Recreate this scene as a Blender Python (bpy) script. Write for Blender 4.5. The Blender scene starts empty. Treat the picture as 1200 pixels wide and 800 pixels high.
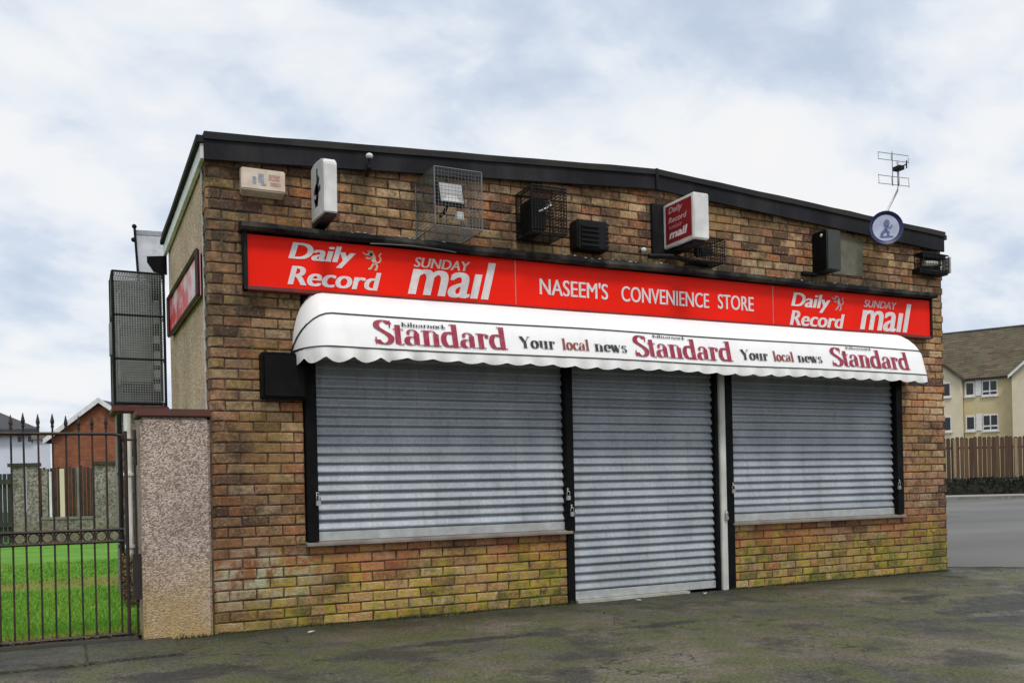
import bpy, bmesh, math, random
from mathutils import Vector, Matrix
random.seed(7)
R = math.radians
S = bpy.context.scene
col = S.collection

# ------------------------------------------------------------------ camera
CAM = Vector((-0.964, -6.843, 1.017)); YAW = 0.4548; ROLL = 0.0224; FOC = 1072.3; SHY = 169.06
cam = bpy.data.objects.new('camera', bpy.data.cameras.new('camera')); col.objects.link(cam)
cam.data.sensor_width = 36; cam.data.lens = 36*FOC/1200; cam.data.shift_y = SHY/1200
cam.data.clip_start = .05; cam.data.clip_end = 6000
cam.matrix_world = Matrix.Translation(CAM) @ Matrix.Rotation(-YAW, 4, 'Z') @ Matrix.Rotation(R(90), 4, 'X') @ Matrix.Rotation(-ROLL, 4, 'Z')
S.camera = cam

# ------------------------------------------------------------------ world: overcast sky with broken cloud
W = bpy.data.worlds.new('World'); S.world = W; W.use_nodes = True
SUN_EL, SUN_AZ = R(58), R(188)          # azimuth clockwise from +Y
nt = W.node_tree; nt.nodes.clear(); N = nt.nodes.new; Lk = nt.links.new
out = N('ShaderNodeOutputWorld'); bg = N('ShaderNodeBackground'); bg.inputs['Strength'].default_value = .1
sky = N('ShaderNodeTexSky'); sky.sky_type = 'NISHITA'; sky.sun_disc = False; sky.sun_elevation = SUN_EL; sky.sun_rotation = SUN_AZ
sky.air_density = 1.0; sky.dust_density = 1.5
geo = N('ShaderNodeTexCoord'); sep = N('ShaderNodeSeparateXYZ'); Lk(geo.outputs['Generated'], sep.inputs[0])
def wm(op, a, b=None, c=None):
    m = N('ShaderNodeMath'); m.operation = op
    for i, v in enumerate((a, b, c)):
        if v is None: continue
        if isinstance(v, (int, float)): m.inputs[i].default_value = v
        else: Lk(v, m.inputs[i])
    return m.outputs[0]
zc = wm('ADD', wm('MAXIMUM', sep.outputs[2], 0.0), .38)
cmb = N('ShaderNodeCombineXYZ'); Lk(wm('DIVIDE', sep.outputs[0], zc), cmb.inputs[0]); Lk(wm('DIVIDE', sep.outputs[1], zc), cmb.inputs[1])
def wnoise(scale, detail, off, dist=0.0):
    mp = N('ShaderNodeMapping'); mp.inputs['Location'].default_value = off; mp.inputs['Rotation'].default_value = (0, 0, R(-26)); mp.inputs['Scale'].default_value = (.95, 1.15, 1)
    Lk(cmb.outputs[0], mp.inputs[0])
    n = N('ShaderNodeTexNoise'); n.inputs['Scale'].default_value = scale; n.inputs['Detail'].default_value = detail
    n.inputs['Roughness'].default_value = .52; n.inputs['Distortion'].default_value = dist; Lk(mp.outputs[0], n.inputs['Vector']); return n.outputs[0]
n1 = wnoise(1.9, 8, (3.1, .9, 0), .25); n2 = wnoise(5.5, 9, (7.7, 2.2, 0), .25)
cl = wm('ADD', wm('MULTIPLY', n1, .58), wm('MULTIPLY', n2, .42))
def wramp(v, stops):
    r = N('ShaderNodeValToRGB'); e = r.color_ramp.elements
    while len(e) < len(stops): e.new(.5)
    for i, (p, c) in enumerate(stops): e[i].position = p; e[i].color = (c[0], c[1], c[2], 1)
    Lk(v, r.inputs[0]); return r.outputs[0]
shade = wramp(cl, [(.38, (.62, .71, .86)), (.44, (.71, .79, .91)), (.49, (.84, .89, .96)), (.545, (.94, .96, .985)), (.66, (.98, .97, .98))])
mul = N('ShaderNodeMix'); mul.data_type = 'RGBA'; mul.blend_type = 'MULTIPLY'; mul.inputs[0].default_value = 1
Lk(shade, mul.inputs[6]); mul.inputs[7].default_value = (8.0, 8.0, 8.0, 1)
mx = N('ShaderNodeMix'); mx.data_type = 'RGBA'; Lk(sky.outputs[0], mx.inputs[6]); Lk(mul.outputs[2], mx.inputs[7])
Lk(wramp(cl, [(.30, (.78,)*3), (.48, (.97,)*3)]), mx.inputs[0])
Lk(mx.outputs[2], bg.inputs[0]); Lk(bg.outputs[0], out.inputs[0])

# ------------------------------------------------------------------ sun behind thin cloud
sl = bpy.data.lights.new('sun', 'SUN'); sl.energy = 1.5; sl.angle = R(12); sl.color = (1, .96, .9)
so = bpy.data.objects.new('sun', sl); col.objects.link(so)
sd = Vector((math.sin(SUN_AZ)*math.cos(SUN_EL), math.cos(SUN_AZ)*math.cos(SUN_EL), math.sin(SUN_EL)))
so.rotation_euler = sd.to_track_quat('Z', 'Y').to_euler(); so.location = (0, -20, 30)
vs = S.view_settings; vs.view_transform = 'Standard'; vs.look = 'None'; vs.gamma = 1; vs.exposure = 0.27; vs.use_curve_mapping = False

# ------------------------------------------------------------------ materials
def new_mat(name):
    m = bpy.data.materials.new(name); m.use_nodes = True; t = m.node_tree; t.nodes.clear()
    o = t.nodes.new('ShaderNodeOutputMaterial'); b = t.nodes.new('ShaderNodeBsdfPrincipled'); t.links.new(b.outputs[0], o.inputs[0])
    return m, t, b
class G:
    """small node helper working in real world position"""
    def __init__(s, t):
        s.t = t; s.pos = t.nodes.new('ShaderNodeNewGeometry').outputs['Position']; s.s = t.nodes.new('ShaderNodeSeparateXYZ'); t.links.new(s.pos, s.s.inputs[0])
        s.x, s.y, s.z = s.s.outputs
    def L(s, a, b): s.t.links.new(a, b)
    def m(s, op, a, b=None, c=None):
        n = s.t.nodes.new('ShaderNodeMath'); n.operation = op
        for i, v in enumerate((a, b, c)):
            if v is None: continue
            if isinstance(v, (int, float)): n.inputs[i].default_value = v
            else: s.L(v, n.inputs[i])
        return n.outputs[0]
    def vec(s, sc=(1, 1, 1), off=(0, 0, 0)):
        n = s.t.nodes.new('ShaderNodeMapping'); n.inputs['Scale'].default_value = sc; n.inputs['Location'].default_value = off; s.L(s.pos, n.inputs[0]); return n.outputs[0]
    def noise(s, scale, detail=4, sc=(1, 1, 1), off=(0, 0, 0), rough=.55):
        n = s.t.nodes.new('ShaderNodeTexNoise'); n.inputs['Scale'].default_value = scale; n.inputs['Detail'].default_value = detail; n.inputs['Roughness'].default_value = rough
        s.L(s.vec(sc, off), n.inputs['Vector']); return n.outputs[0]
    def voro(s, scale, out='Distance', feature='F1', sc=(1, 1, 1)):
        n = s.t.nodes.new('ShaderNodeTexVoronoi'); n.feature = feature; n.inputs['Scale'].default_value = scale; s.L(s.vec(sc), n.inputs['Vector']); return n.outputs[out]
    def ramp(s, v, stops, interp='LINEAR'):
        r = s.t.nodes.new('ShaderNodeValToRGB'); r.color_ramp.interpolation = interp; e = r.color_ramp.elements
        while len(e) < len(stops): e.new(.5)
        for i, (p, c) in enumerate(stops):
            if isinstance(c, (int, float)): c = (c, c, c)
            e[i].position = p; e[i].color = (*c, 1)
        s.L(v, r.inputs[0]); return r.outputs[0]
    def mix(s, f, a, b, mode='MIX'):
        n = s.t.nodes.new('ShaderNodeMix'); n.data_type = 'RGBA'; n.blend_type = mode
        for v, i in ((f, 0), (a, 6), (b, 7)):
            if isinstance(v, (int, float)): n.inputs[i].default_value = v if i == 0 else (v, v, v, 1)
            elif isinstance(v, tuple): n.inputs[i].default_value = (*v, 1)
            else: s.L(v, n.inputs[i])
        return n.outputs[2]
    def bump(s, b, h, strength=.5, dist=.01):
        n = s.t.nodes.new('ShaderNodeBump'); n.inputs['Strength'].default_value = strength; n.inputs['Distance'].default_value = dist; s.L(h, n.inputs['Height']); s.L(n.outputs[0], b.inputs['Normal'])
def simple(name, c, rough=.6, metal=0, vary=.25, scale=9, dirt=(.09, .08, .06), dirtamt=.3, bump=.15, streak=1.0, spec=.5):
    m, t, b = new_mat(name); g = G(t)
    v = g.ramp(g.noise(scale, 5), [(.3, 1-vary), (.7, 1+vary*.3)])
    c1 = g.mix(1.0, tuple(c), v, 'MULTIPLY')
    f = g.ramp(g.noise(scale*.55, 6, (1, 1, 1/streak), (3, 7, 1), .65), [(.45, 0), (.75, dirtamt)])
    g.L(g.mix(f, c1, dirt), b.inputs['Base Color'])
    b.inputs['Metallic'].default_value = metal; b.inputs['Specular IOR Level'].default_value = spec
    g.L(g.ramp(g.noise(scale*2, 3), [(.3, max(.05, rough-.12)), (.7, min(1, rough+.12))]), b.inputs['Roughness'])
    if bump: g.bump(b, g.noise(scale*9, 4), bump, .004)
    return m
M = {}
M['black'] = simple('black_paint', (.008, .008, .010), .6, spec=.2, vary=.5, dirt=(.05, .045, .04), dirtamt=.35, streak=4)
M['frame_black'] = simple('black_steel', (.004, .004, .005), .6, spec=.12, vary=.4, dirtamt=.08)
M['fascia'] = simple('dark_fascia_felt', (.017, .017, .022), .8, spec=.2, vary=.6, scale=3, dirt=(.07, .068, .065), dirtamt=.55, streak=3, bump=.5)
M['felt'] = simple('roof_felt', (.030, .030, .033), .9, spec=.2, vary=.4, scale=3, dirtamt=.4, bump=.5)
M['white_pvc'] = simple('weathered_white', (.62, .62, .58), .5, dirt=(.22, .21, .15), dirtamt=.55, streak=5, scale=6)
M['clean_white'] = simple('white_plastic', (.80, .80, .79), .4, dirt=(.38, .38, .30), dirtamt=.3, streak=4, scale=7, spec=.3)
M['cream_box'] = simple('aged_cream_plastic', (.72, .60, .48), .45, dirt=(.35, .24, .16), dirtamt=.3, scale=12)
M['red_sign'] = simple('red_acrylic', (.92, .016, .005), .45, spec=.10, vary=.10, scale=2, dirt=(.40, .01, .005), dirtamt=.4, bump=0)
M['dark_red'] = simple('faded_dark_red_acrylic', (.27, .014, .022), .4, spec=.25, vary=.2, scale=8, dirt=(.12, .01, .012), dirtamt=.4, bump=0)
M['red_trim'] = simple('dark_red_trim', (.16, .010, .008), .5, dirtamt=.5)
M['letter'] = simple('white_letter_film', (.78, .72, .72), .4, vary=.12, scale=20, dirt=(.55, .30, .28), dirtamt=.35, bump=0)
M['letter_faded'] = simple('faded_letter_film', (.66, .42, .42), .5, vary=.2, dirtamt=.1, bump=0)
M['maroon'] = simple('maroon_print', (.34, .016, .055), .7, vary=.25, scale=30, dirt=(.5, .2, .25), dirtamt=.4, bump=0)
M['ink'] = simple('black_print', (.025, .025, .035), .7, vary=.2, scale=30, dirt=(.25, .25, .25), dirtamt=.3, bump=0)
M['piping'] = simple('dark_piping', (.07, .075, .075), .8, dirtamt=.2)
M['galv'] = simple('galvanised_wire', (.20, .22, .215), .45, metal=.5, dirtamt=.3)
M['dark_wire'] = simple('black_coated_wire', (.012, .012, .013), .6, spec=.2, dirtamt=.3)
M['steel'] = simple('dull_steel', (.45, .45, .44), .4, metal=.7, dirt=(.2, .12, .06), dirtamt=.4)
M['glass_grey'] = simple('lamp_glass', (.55, .56, .55), .15, dirtamt=.2, bump=0)
M['grey_box'] = simple('grey_metal_cabinet', (.27, .29, .28), .5, metal=.1, vary=.3, dirt=(.03, .03, .028), dirtamt=.6, streak=6, scale=4)
M['navy'] = simple('navy_blue_rim', (.012, .018, .10), .4, dirtamt=.15)
M['pale_disc'] = simple('pale_blue_disc', (.50, .54, .72), .45, dirtamt=.2)
M['disc_print'] = simple('blue_grey_print', (.13, .16, .33), .5, dirtamt=.1, bump=0)
M['iron'] = simple('rusty_black_iron', (.022, .017, .015), .6, vary=.5, scale=14, dirt=(.10, .035, .015), dirtamt=.7)
M['coping'] = simple('red_brown_coping', (.125, .042, .030), .85, vary=.35, scale=8, dirt=(.06, .05, .04), dirtamt=.6, bump=.6)
M['dark_timber'] = simple('dark_timber', (.045, .04, .028), .85, vary=.5, scale=10, dirt=(.10, .10, .06), dirtamt=.5, streak=6)
M['dark_brown_board'] = simple('dark_brown_board', (.10, .05, .03), .85, vary=.5)
M['glass_dark'] = simple('dark_window_glass', (.012, .014, .017), .12, vary=.3, dirtamt=.05, bump=0)
M['cream_render'] = simple('cream_render', (.62, .52, .30), .9, vary=.12, scale=1.2, dirt=(.40, .34, .20), dirtamt=.35, streak=4)
M['pale_render'] = simple('pale_render', (.72, .64, .46), .9, vary=.1, scale=1.2, dirt=(.45, .36, .24), dirtamt=.35, streak=4)
M['far_white'] = simple('white_wall_far', (.66, .70, .78), .9, vary=.08, scale=.6, dirtamt=.1)
M['slate'] = simple('dark_slate', (.05, .052, .058), .8, vary=.3, scale=2, dirtamt=.4)
M['stone_grey'] = simple('grey_concrete', (.22, .21, .19), .9, vary=.35, scale=5, dirt=(.09, .09, .05), dirtamt=.6, bump=.5)
M['sill'] = simple('weathered_sill', (.26, .23, .20), .8, vary=.3, scale=7, dirt=(.12, .06, .04), dirtamt=.5, bump=.4)
M['litter'] = simple('pale_litter', (.6, .6, .56), .8, dirtamt=.3)
M['dead_leaf'] = simple('dead_leaf', (.10, .06, .025), .9, dirtamt=.3)
M['tarnish'] = simple('guano_white', (.55, .56, .52), .9, vary=.4, scale=30)

def shutter_mat():
    m, t, b = new_mat('galvanised_shutter'); g = G(t)
    v = g.ramp(g.noise(3, 5, (1, 1, .5)), [(.3, (.285, .315, .35)), (.5, (.345, .375, .415)), (.72, (.42, .45, .49))])
    sp = g.ramp(g.noise(55, 3, (1, 1, .6)), [(.35, .86), (.62, 1.07)])
    oi = t.nodes.new('ShaderNodeObjectInfo'); v = g.mix(1.0, v, g.ramp(oi.outputs['Random'], [(0, .88), (.5, 1.0), (1, 1.08)]), 'MULTIPLY')
    c = g.mix(1.0, v, sp, 'MULTIPLY')
    f = g.ramp(g.noise(7, 6, (2.2, 1, .35), (1, 4, 9), .65), [(.55, 0), (.8, .55)])
    c = g.mix(f, c, (.15, .14, .115))
    rs = g.ramp(g.noise(3.2, 7, (3.5, 1, .22), (6, 4, 1), .7), [(.60, 0), (.72, .6)]); c = g.mix(rs, c, (.20, .13, .08))
    gz = g.m('MULTIPLY', g.ramp(g.z, [(0.0, 1.0), (.5, 0.0)]), g.ramp(g.noise(4, 4, (1, 1, .6), (8, 0, 0)), [(.4, 0), (.7, .45)]))
    c = g.mix(gz, c, (.20, .21, .14))
    g.L(c, b.inputs['Base Color']); b.inputs['Metallic'].default_value = .25; b.inputs['Roughness'].default_value = .5
    g.bump(b, g.noise(40, 4), .12, .004); return m
M['shutter'] = shutter_mat()

def brick_mat():
    m, t, b = new_mat('weathered_brick'); g = G(t)
    a = t.nodes.new('ShaderNodeAttribute'); a.attribute_name = 'tone'
    c = g.ramp(a.outputs['Fac'], [(0, (.085, .046, .030)), (.12, (.22, .085, .045)), (.26, (.46, .25, .11)), (.4, (.55, .29, .15)), (.54, (.52, .20, .075)),
                                  (.66, (.64, .41, .20)), (.8, (.50, .265, .15)), (.9, (.56, .37, .14)), (1, (.68, .48, .30))])
    # broad drift in tone along the wall
    w = g.ramp(g.noise(.8, 4, off=(2, 0, 5)), [(.38, .66), (.56, 1.14)])
    c = g.mix(1.0, c, w, 'MULTIPLY')
    c = g.mix(g.m('MULTIPLY', g.ramp(g.noise(22, 6, rough=.75), [(.42, 0), (.60, 1)]), .52), c, (.095, .042, .018))
    c = g.mix(g.ramp(g.noise(4.2, 8, off=(8, 2, 4), rough=.75), [(.51, 0), (.62, .72)]), c, (.050, .030, .016))
    c = g.mix(g.m('MULTIPLY', g.ramp(g.noise(45, 4, (1, 1, 1), (4, 4, 4), .7), [(.53, 0), (.68, 1)]), .5), c, (.60, .48, .36))
    # warm red band under the sills
    redz = g.m('MULTIPLY', g.ramp(g.z, [(.30, 0), (.45, 1), (.75, 0)]), g.ramp(g.noise(1.3, 3, off=(9, 0, 0)), [(.36, 0), (.52, .62)]))
    c = g.mix(redz, c, (.44, .12, .035))
    # soot and black algae: left corner, round the sign ends and below the roof edge
    left = g.ramp(g.m('DIVIDE', g.x, 8.0), [(.0, 1.0), (.04, .85), (.085, .35), (.16, .0)])
    hi = g.ramp(g.m('DIVIDE', g.z, 4.0), [(.10, .40), (.16, .75), (.3, .65), (.58, .8), (.8, 1.0)])
    nz = g.ramp(g.noise(2.6, 6, (1, 1, .8), (11, 3, 2), .65), [(.36, .25), (.62, 1)])
    c = g.mix(g.m('MULTIPLY', g.m('MULTIPLY', left, hi), g.m('MULTIPLY', nz, .95)), c, (.030, .022, .012))
    streak = g.ramp(g.noise(4, 7, (1, 1, .4), (7, 3, 2), .7), [(.47, 0), (.62, .85)])
    top = g.ramp(g.m('DIVIDE', g.z, 4.0), [(.0, .25), (.5, .3), (.72, .75), (.95, .95)])
    c = g.mix(g.m('MULTIPLY', streak, top), c, (.05, .042, .022))
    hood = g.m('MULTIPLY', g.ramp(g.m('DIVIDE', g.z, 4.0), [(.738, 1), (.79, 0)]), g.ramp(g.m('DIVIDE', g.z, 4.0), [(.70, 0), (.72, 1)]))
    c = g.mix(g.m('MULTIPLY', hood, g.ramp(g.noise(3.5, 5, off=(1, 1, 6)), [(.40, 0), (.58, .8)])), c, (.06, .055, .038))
    # ochre lichen
    oc = g.m('MULTIPLY', g.ramp(g.noise(1.9, 5, off=(5, 5, 8)), [(.53, 0), (.68, .45)]), 1.0)
    c = g.mix(oc, c, (.30, .19, .045))
    # yellow-green moss rising from the ground
    mh = g.m('SUBTRACT', g.m('ADD', g.m('MULTIPLY', g.noise(1.5, 5, (1, 1, .7), (1, 0, 3)), 1.42), g.m('MULTIPLY', g.noise(9, 4, off=(2, 2, 2)), .25)), g.z)
    mo = g.ramp(mh, [(.28, 0), (.46, .80), (.75, .95)])
    mo = g.m('MULTIPLY', mo, g.ramp(g.noise(14, 4, off=(3, 1, 7)), [(.38, .10), (.54, 1)]))
    mo = g.m('MULTIPLY', mo, g.ramp(g.noise(3.3, 6, off=(0, 0, 9), rough=.7), [(.40, .30), (.54, 1)]))
    mcol = g.ramp(g.noise(4.5, 4, off=(6, 1, 0)), [(.38, (.10, .125, .010)), (.5, (.28, .255, .016)), (.62, (.46, .32, .05))])
    c = g.mix(g.m('MULTIPLY', mo, g.ramp(g.x, [(0.1, .3), (.6, 1)])), c, mcol)
    # pale grey-green salts at the left foot of the wall
    dx = g.m('SUBTRACT', g.x, .32); dz = g.m('SUBTRACT', g.z, .40)
    rr = g.m('SQRT', g.m('ADD', g.m('MULTIPLY', dx, dx), g.m('MULTIPLY', g.m('MULTIPLY', dz, dz), 5.5)))
    ef = g.m('MULTIPLY', g.ramp(rr, [(.15, 1), (.60, 0)]), g.ramp(g.noise(7, 7, off=(1, 9, 1), rough=.75), [(.45, 0), (.56, .85)]))
    c = g.mix(ef, c, (.46, .47, .33))
    g.L(c, b.inputs['Base Color']); b.inputs['Roughness'].default_value = .9
    h = g.m('ADD', g.noise(60, 5, rough=.7), g.m('MULTIPLY', g.noise(18, 4), .8))
    g.bump(b, h, .9, .012); return m
M['brick'] = brick_mat()
def mortar_mat():
    m, t, b = new_mat('dark_mortar'); g = G(t)
    c = g.ramp(g.noise(6, 5), [(.35, (.030, .018, .011)), (.52, (.075, .045, .027)), (.68, (.20, .13, .08))])
    mo = g.ramp(g.m('SUBTRACT', g.m('MULTIPLY', g.noise(1.5, 5, (1, 1, .7), (1, 0, 3)), 1.4), g.z), [(.38, 0), (.7, .8)])
    g.L(g.mix(mo, c, (.075, .08, .018)), b.inputs['Base Color']); b.inputs['Roughness'].default_value = .95; g.bump(b, g.noise(80, 4), .6, .006); return m
M['mortar'] = mortar_mat()
def harl_mat(name, base, dark, lite, size, lowgreen=None, bumpd=.008):
    m, t, b = new_mat(name); g = G(t)
    cell = g.voro(size, 'Color'); s2 = t.nodes.new('ShaderNodeSeparateColor'); g.L(cell, s2.inputs[0])
    c = g.ramp(s2.outputs[0], [(0, dark), (.28, dark), (.42, base), (.72, base), (.9, lite), (1, lite)])
    c = g.mix(1.0, c, g.ramp(g.noise(1.7, 5), [(.3, .72), (.65, 1.08)]), 'MULTIPLY')
    c = g.mix(g.ramp(g.voro(size, 'Distance', 'DISTANCE_TO_EDGE'), [(0, .55), (.06, 0)]), c, tuple(v*.5 for v in dark))
    if lowgreen: 
        f = g.m('MULTIPLY', g.ramp(g.z, [(.05, .75), (.65, 0)]), g.ramp(g.noise(3, 5, off=(3, 3, 3)), [(.3, .3), (.6, 1)]))
        c = g.mix(f, c, lowgreen)
    st = g.ramp(g.noise(6, 5, (1, 1, .25), (9, 1, 1)), [(.55, 0), (.8, .35)])
    c = g.mix(st, c, tuple(v*.5 for v in dark))
    g.L(c, b.inputs['Base Color']); b.inputs['Roughness'].default_value = .9
    g.bump(b, g.m('SUBTRACT', 1.0, g.voro(size)), .9, bumpd); return m
M['harl'] = harl_mat('pebbledash_pink', (.50, .39, .33), (.27, .195, .16), (.68, .56, .49), 95, (.46, .31, .09), .006)
M['harl_side'] = harl_mat('pebbledash_tan', (.66, .475, .335), (.46, .32, .21), (.76, .58, .43), 60)
M['harl_far'] = harl_mat('roughcast_grey', (.27, .245, .21), (.15, .13, .11), (.36, .33, .29), 26, (.16, .15, .07))
def orange_brick():
    m, t, b = new_mat('orange_brick_far'); g = G(t)
    c = g.ramp(g.noise(2.5, 5), [(.3, (.22, .075, .035)), (.7, (.33, .125, .058))])
    n = t.nodes.new('ShaderNodeTexBrick'); n.inputs['Scale'].default_value = 1; n.inputs['Brick Width'].default_value = .3; n.inputs['Row Height'].default_value = .11; n.inputs['Mortar Size'].default_value = .012
    n.inputs['Color1'].default_value = (1, 1, 1, 1); n.inputs['Color2'].default_value = (.72, .72, .72, 1); n.inputs['Mortar'].default_value = (.8, .8, .8, 1)
    cv = t.nodes.new('ShaderNodeCombineXYZ'); g.L(g.x, cv.inputs[0]); g.L(g.z, cv.inputs[1]); g.L(cv.outputs[0], n.inputs['Vector'])
    g.L(g.mix(1.0, c, n.outputs[0], 'MULTIPLY'), b.inputs['Base Color']); b.inputs['Roughness'].default_value = .9; return m
M['orange_brick'] = orange_brick()
def tile_mat():
    m, t, b = new_mat('brown_roof_tile'); g = G(t)
    a = t.nodes.new('ShaderNodeAttribute'); a.attribute_name = 'tone'
    c = g.ramp(a.outputs['Fac'], [(0, (.07, .052, .036)), (.5, (.105, .08, .05)), (1, (.15, .115, .075))])
    g.L(g.mix(g.ramp(g.noise(.9, 5), [(.42, 0), (.62, .6)]), c, (.105, .105, .06)), b.inputs['Base Color']); b.inputs['Roughness'].default_value = .9; return m
M['tile'] = tile_mat()
def asphalt():
    m, t, b = new_mat('worn_asphalt'); g = G(t)
    big = g.noise(.55, 6, off=(4, 2, 0), rough=.6); mid = g.noise(2.6, 6, off=(1, 8, 0), rough=.6); fine = g.noise(52, 4, rough=.8)
    c = g.ramp(big, [(.38, (.048, .045, .038)), (.46, (.078, .070, .050)), (.54, (.112, .094, .064)), (.64, (.15, .128, .100))])
    c = g.mix(g.ramp(mid, [(.43, 0), (.57, .75)]), c, (.070, .080, .018))
    c = g.mix(g.ramp(g.noise(1.4, 7, off=(9, 9, 0), rough=.65), [(.52, 0), (.60, .8)]), c, (.030, .028, .022))
    # damp dark strip along the foot of the wall
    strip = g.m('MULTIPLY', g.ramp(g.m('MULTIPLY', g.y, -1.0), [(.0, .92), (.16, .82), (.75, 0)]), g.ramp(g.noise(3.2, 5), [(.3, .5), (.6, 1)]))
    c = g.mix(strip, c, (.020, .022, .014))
    # broken wet hollows
    def blob(cx, cy, rx, ry):
        dx = g.m('DIVIDE', g.m('SUBTRACT', g.x, cx), rx); dy = g.m('DIVIDE', g.m('SUBTRACT', g.y, cy), ry)
        return g.m('SQRT', g.m('ADD', g.m('MULTIPLY', dx, dx), g.m('MULTIPLY', dy, dy)))
    w = None
    for a in ((5.95, -1.85, .55, .22), (5.45, -2.1, .55, .20), (6.5, -2.1, .5, .25), (5.0, -2.5, .35, .16), (5.55, -1.35, .4, .10), (-.35, -1.35, .4, .22), (1.45, -1.25, .5, .1), (2.9, -1.4, .4, .08), (7.2, -1.7, .9, .4)):
        v = blob(*a); w = v if w is None else g.m('MINIMUM', w, v)
    wet = g.ramp(g.m('ADD', w, g.m('MULTIPLY', g.m('SUBTRACT', g.noise(5.5, 6, off=(2, 2, 2), rough=.7), .5), 2.6)), [(.75, .94), (1.1, 0)])
    c = g.mix(g.m('MULTIPLY', wet, g.ramp(g.noise(16, 4), [(.35, .55), (.6, 1)])), c, (.018, .018, .018))
    crk = g.t.nodes.new('ShaderNodeTexVoronoi'); crk.feature = 'DISTANCE_TO_EDGE'; crk.inputs['Scale'].default_value = .9
    wv = g.t.nodes.new('ShaderNodeVectorMath'); wv.operation = 'ADD'; dn_ = g.t.nodes.new('ShaderNodeTexNoise'); dn_.inputs['Scale'].default_value = 2.5; dn_.inputs['Detail'].default_value = 6; g.L(g.pos, dn_.inputs['Vector'])
    g.L(g.pos, wv.inputs[0]); g.L(dn_.outputs['Color'], wv.inputs[1]); g.L(wv.outputs[0], crk.inputs['Vector'])
    c = g.mix(g.m('MULTIPLY', g.ramp(crk.outputs['Distance'], [(.004, .9), (.012, 0)]), g.ramp(g.noise(1.1, 3, off=(5, 0, 0)), [(.48, 0), (.56, 1)])), c, (.012, .012, .010))
    chips = g.ramp(g.voro(95, 'Distance'), [(.10, .8), (.22, 0)]); c = g.mix(g.m('MULTIPLY', chips, g.ramp(g.noise(30, 2), [(.5, 0), (.6, 1)])), c, (.26, .25, .22))
    c = g.mix(1.0, c, g.ramp(fine, [(.34, .40), (.5, 1.0), (.66, 2.0)]), 'MULTIPLY')
    g.L(c, b.inputs['Base Color'])
    g.L(g.mix(wet, g.ramp(g.noise(1.8, 7, off=(3, 3, 3), rough=.7), [(.40, .50), (.60, .92)]), .62), b.inputs['Roughness'])
    g.bump(b, g.m('ADD', g.noise(70, 3, rough=.7), g.m('MULTIPLY', g.noise(11, 5), 1.6)), .8, .012); return m
M['asphalt'] = asphalt()
def road_mat():
    m, t, b = new_mat('grey_road_asphalt'); g = G(t)
    c = g.ramp(g.noise(.35, 6, (.4, 1, 1)), [(.3, (.10, .10, .097)), (.7, (.17, .168, .16))])
    c = g.mix(1.0, c, g.ramp(g.noise(60, 3), [(.3, .8), (.7, 1.25)]), 'MULTIPLY'); g.L(c, b.inputs['Base Color']); b.inputs['Roughness'].default_value = .9; b.inputs['Specular IOR Level'].default_value = .25
    g.bump(b, g.noise(60, 3), .4, .008); return m
M['road'] = road_mat()
M['slab'] = simple('paving_concrete', (.060, .055, .044), .9, vary=.4, scale=3, dirt=(.055, .055, .03), dirtamt=.7, bump=.7)
M['far_pave'] = simple('pale_footway', (.34, .31, .28), .9, vary=.2, scale=1, dirtamt=.3)
def soil():
    m, t, b = new_mat('lawn_ground'); g = G(t)
    c = g.ramp(g.noise(1.4, 6), [(.3, (.075, .20, .012)), (.6, (.11, .29, .016)), (.75, (.17, .30, .03))])
    yb = g.m('ADD', g.y, g.m('MULTIPLY', g.m('SUBTRACT', g.noise(1.1, 4), .5), 1.2))
    band = g.ramp(g.m('DIVIDE', yb, 10.0), [(.40, 0), (.44, 1), (.54, 1), (.58, 0)])
    c = g.mix(g.m('MULTIPLY', band, .8), c, (.21, .15, .035))
    near = g.ramp(g.m('ADD', g.y, g.m('MULTIPLY', g.noise(5, 4), .5)), [(.35, 1), (.62, 0)])
    c = g.mix(near, c, (.07, .05, .02)); g.L(c, b.inputs['Base Color']); b.inputs['Roughness'].default_value = 1; g.bump(b, g.noise(25, 5), .8, .03); return m
M['lawn'] = soil()
def blade_mat(name, a, b_, c_):
    m, t, b = new_mat(name); g = G(t)
    at_ = t.nodes.new('ShaderNodeAttribute'); at_.attribute_name = 'tone'
    g.L(g.ramp(at_.outputs['Fac'], [(0, a), (.55, b_), (1, c_)]), b.inputs['Base Color']); b.inputs['Roughness'].default_value = .7; return m
M['blade'] = blade_mat('grass_blades', (.085, .22, .012), (.13, .34, .018), (.30, .33, .05))
M['leaf'] = blade_mat('hedge_leaves', (.005, .009, .005), (.011, .018, .008), (.028, .036, .016))
M['brown_leaf'] = blade_mat('brown_leaves', (.05, .03, .012), (.12, .065, .025), (.20, .12, .04))
def timber_mat():
    m, t, b = new_mat('brown_fence_timber'); g = G(t)
    a = t.nodes.new('ShaderNodeAttribute'); a.attribute_name = 'tone'; a.attribute_type = 'GEOMETRY'
    oi = t.nodes.new('ShaderNodeObjectInfo')
    c = g.ramp(oi.outputs['Random'], [(0, (.060, .029, .017)), (.5, (.092, .046, .025)), (1, (.13, .068, .034))])
    c = g.mix(g.ramp(g.noise(2, 5, (3, 3, .5)), [(.4, 0), (.7, .6)]), c, (.07, .05, .03)); g.L(c, b.inputs['Base Color']); b.inputs['Roughness'].default_value = .9; return m
M['timber'] = timber_mat()
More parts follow.
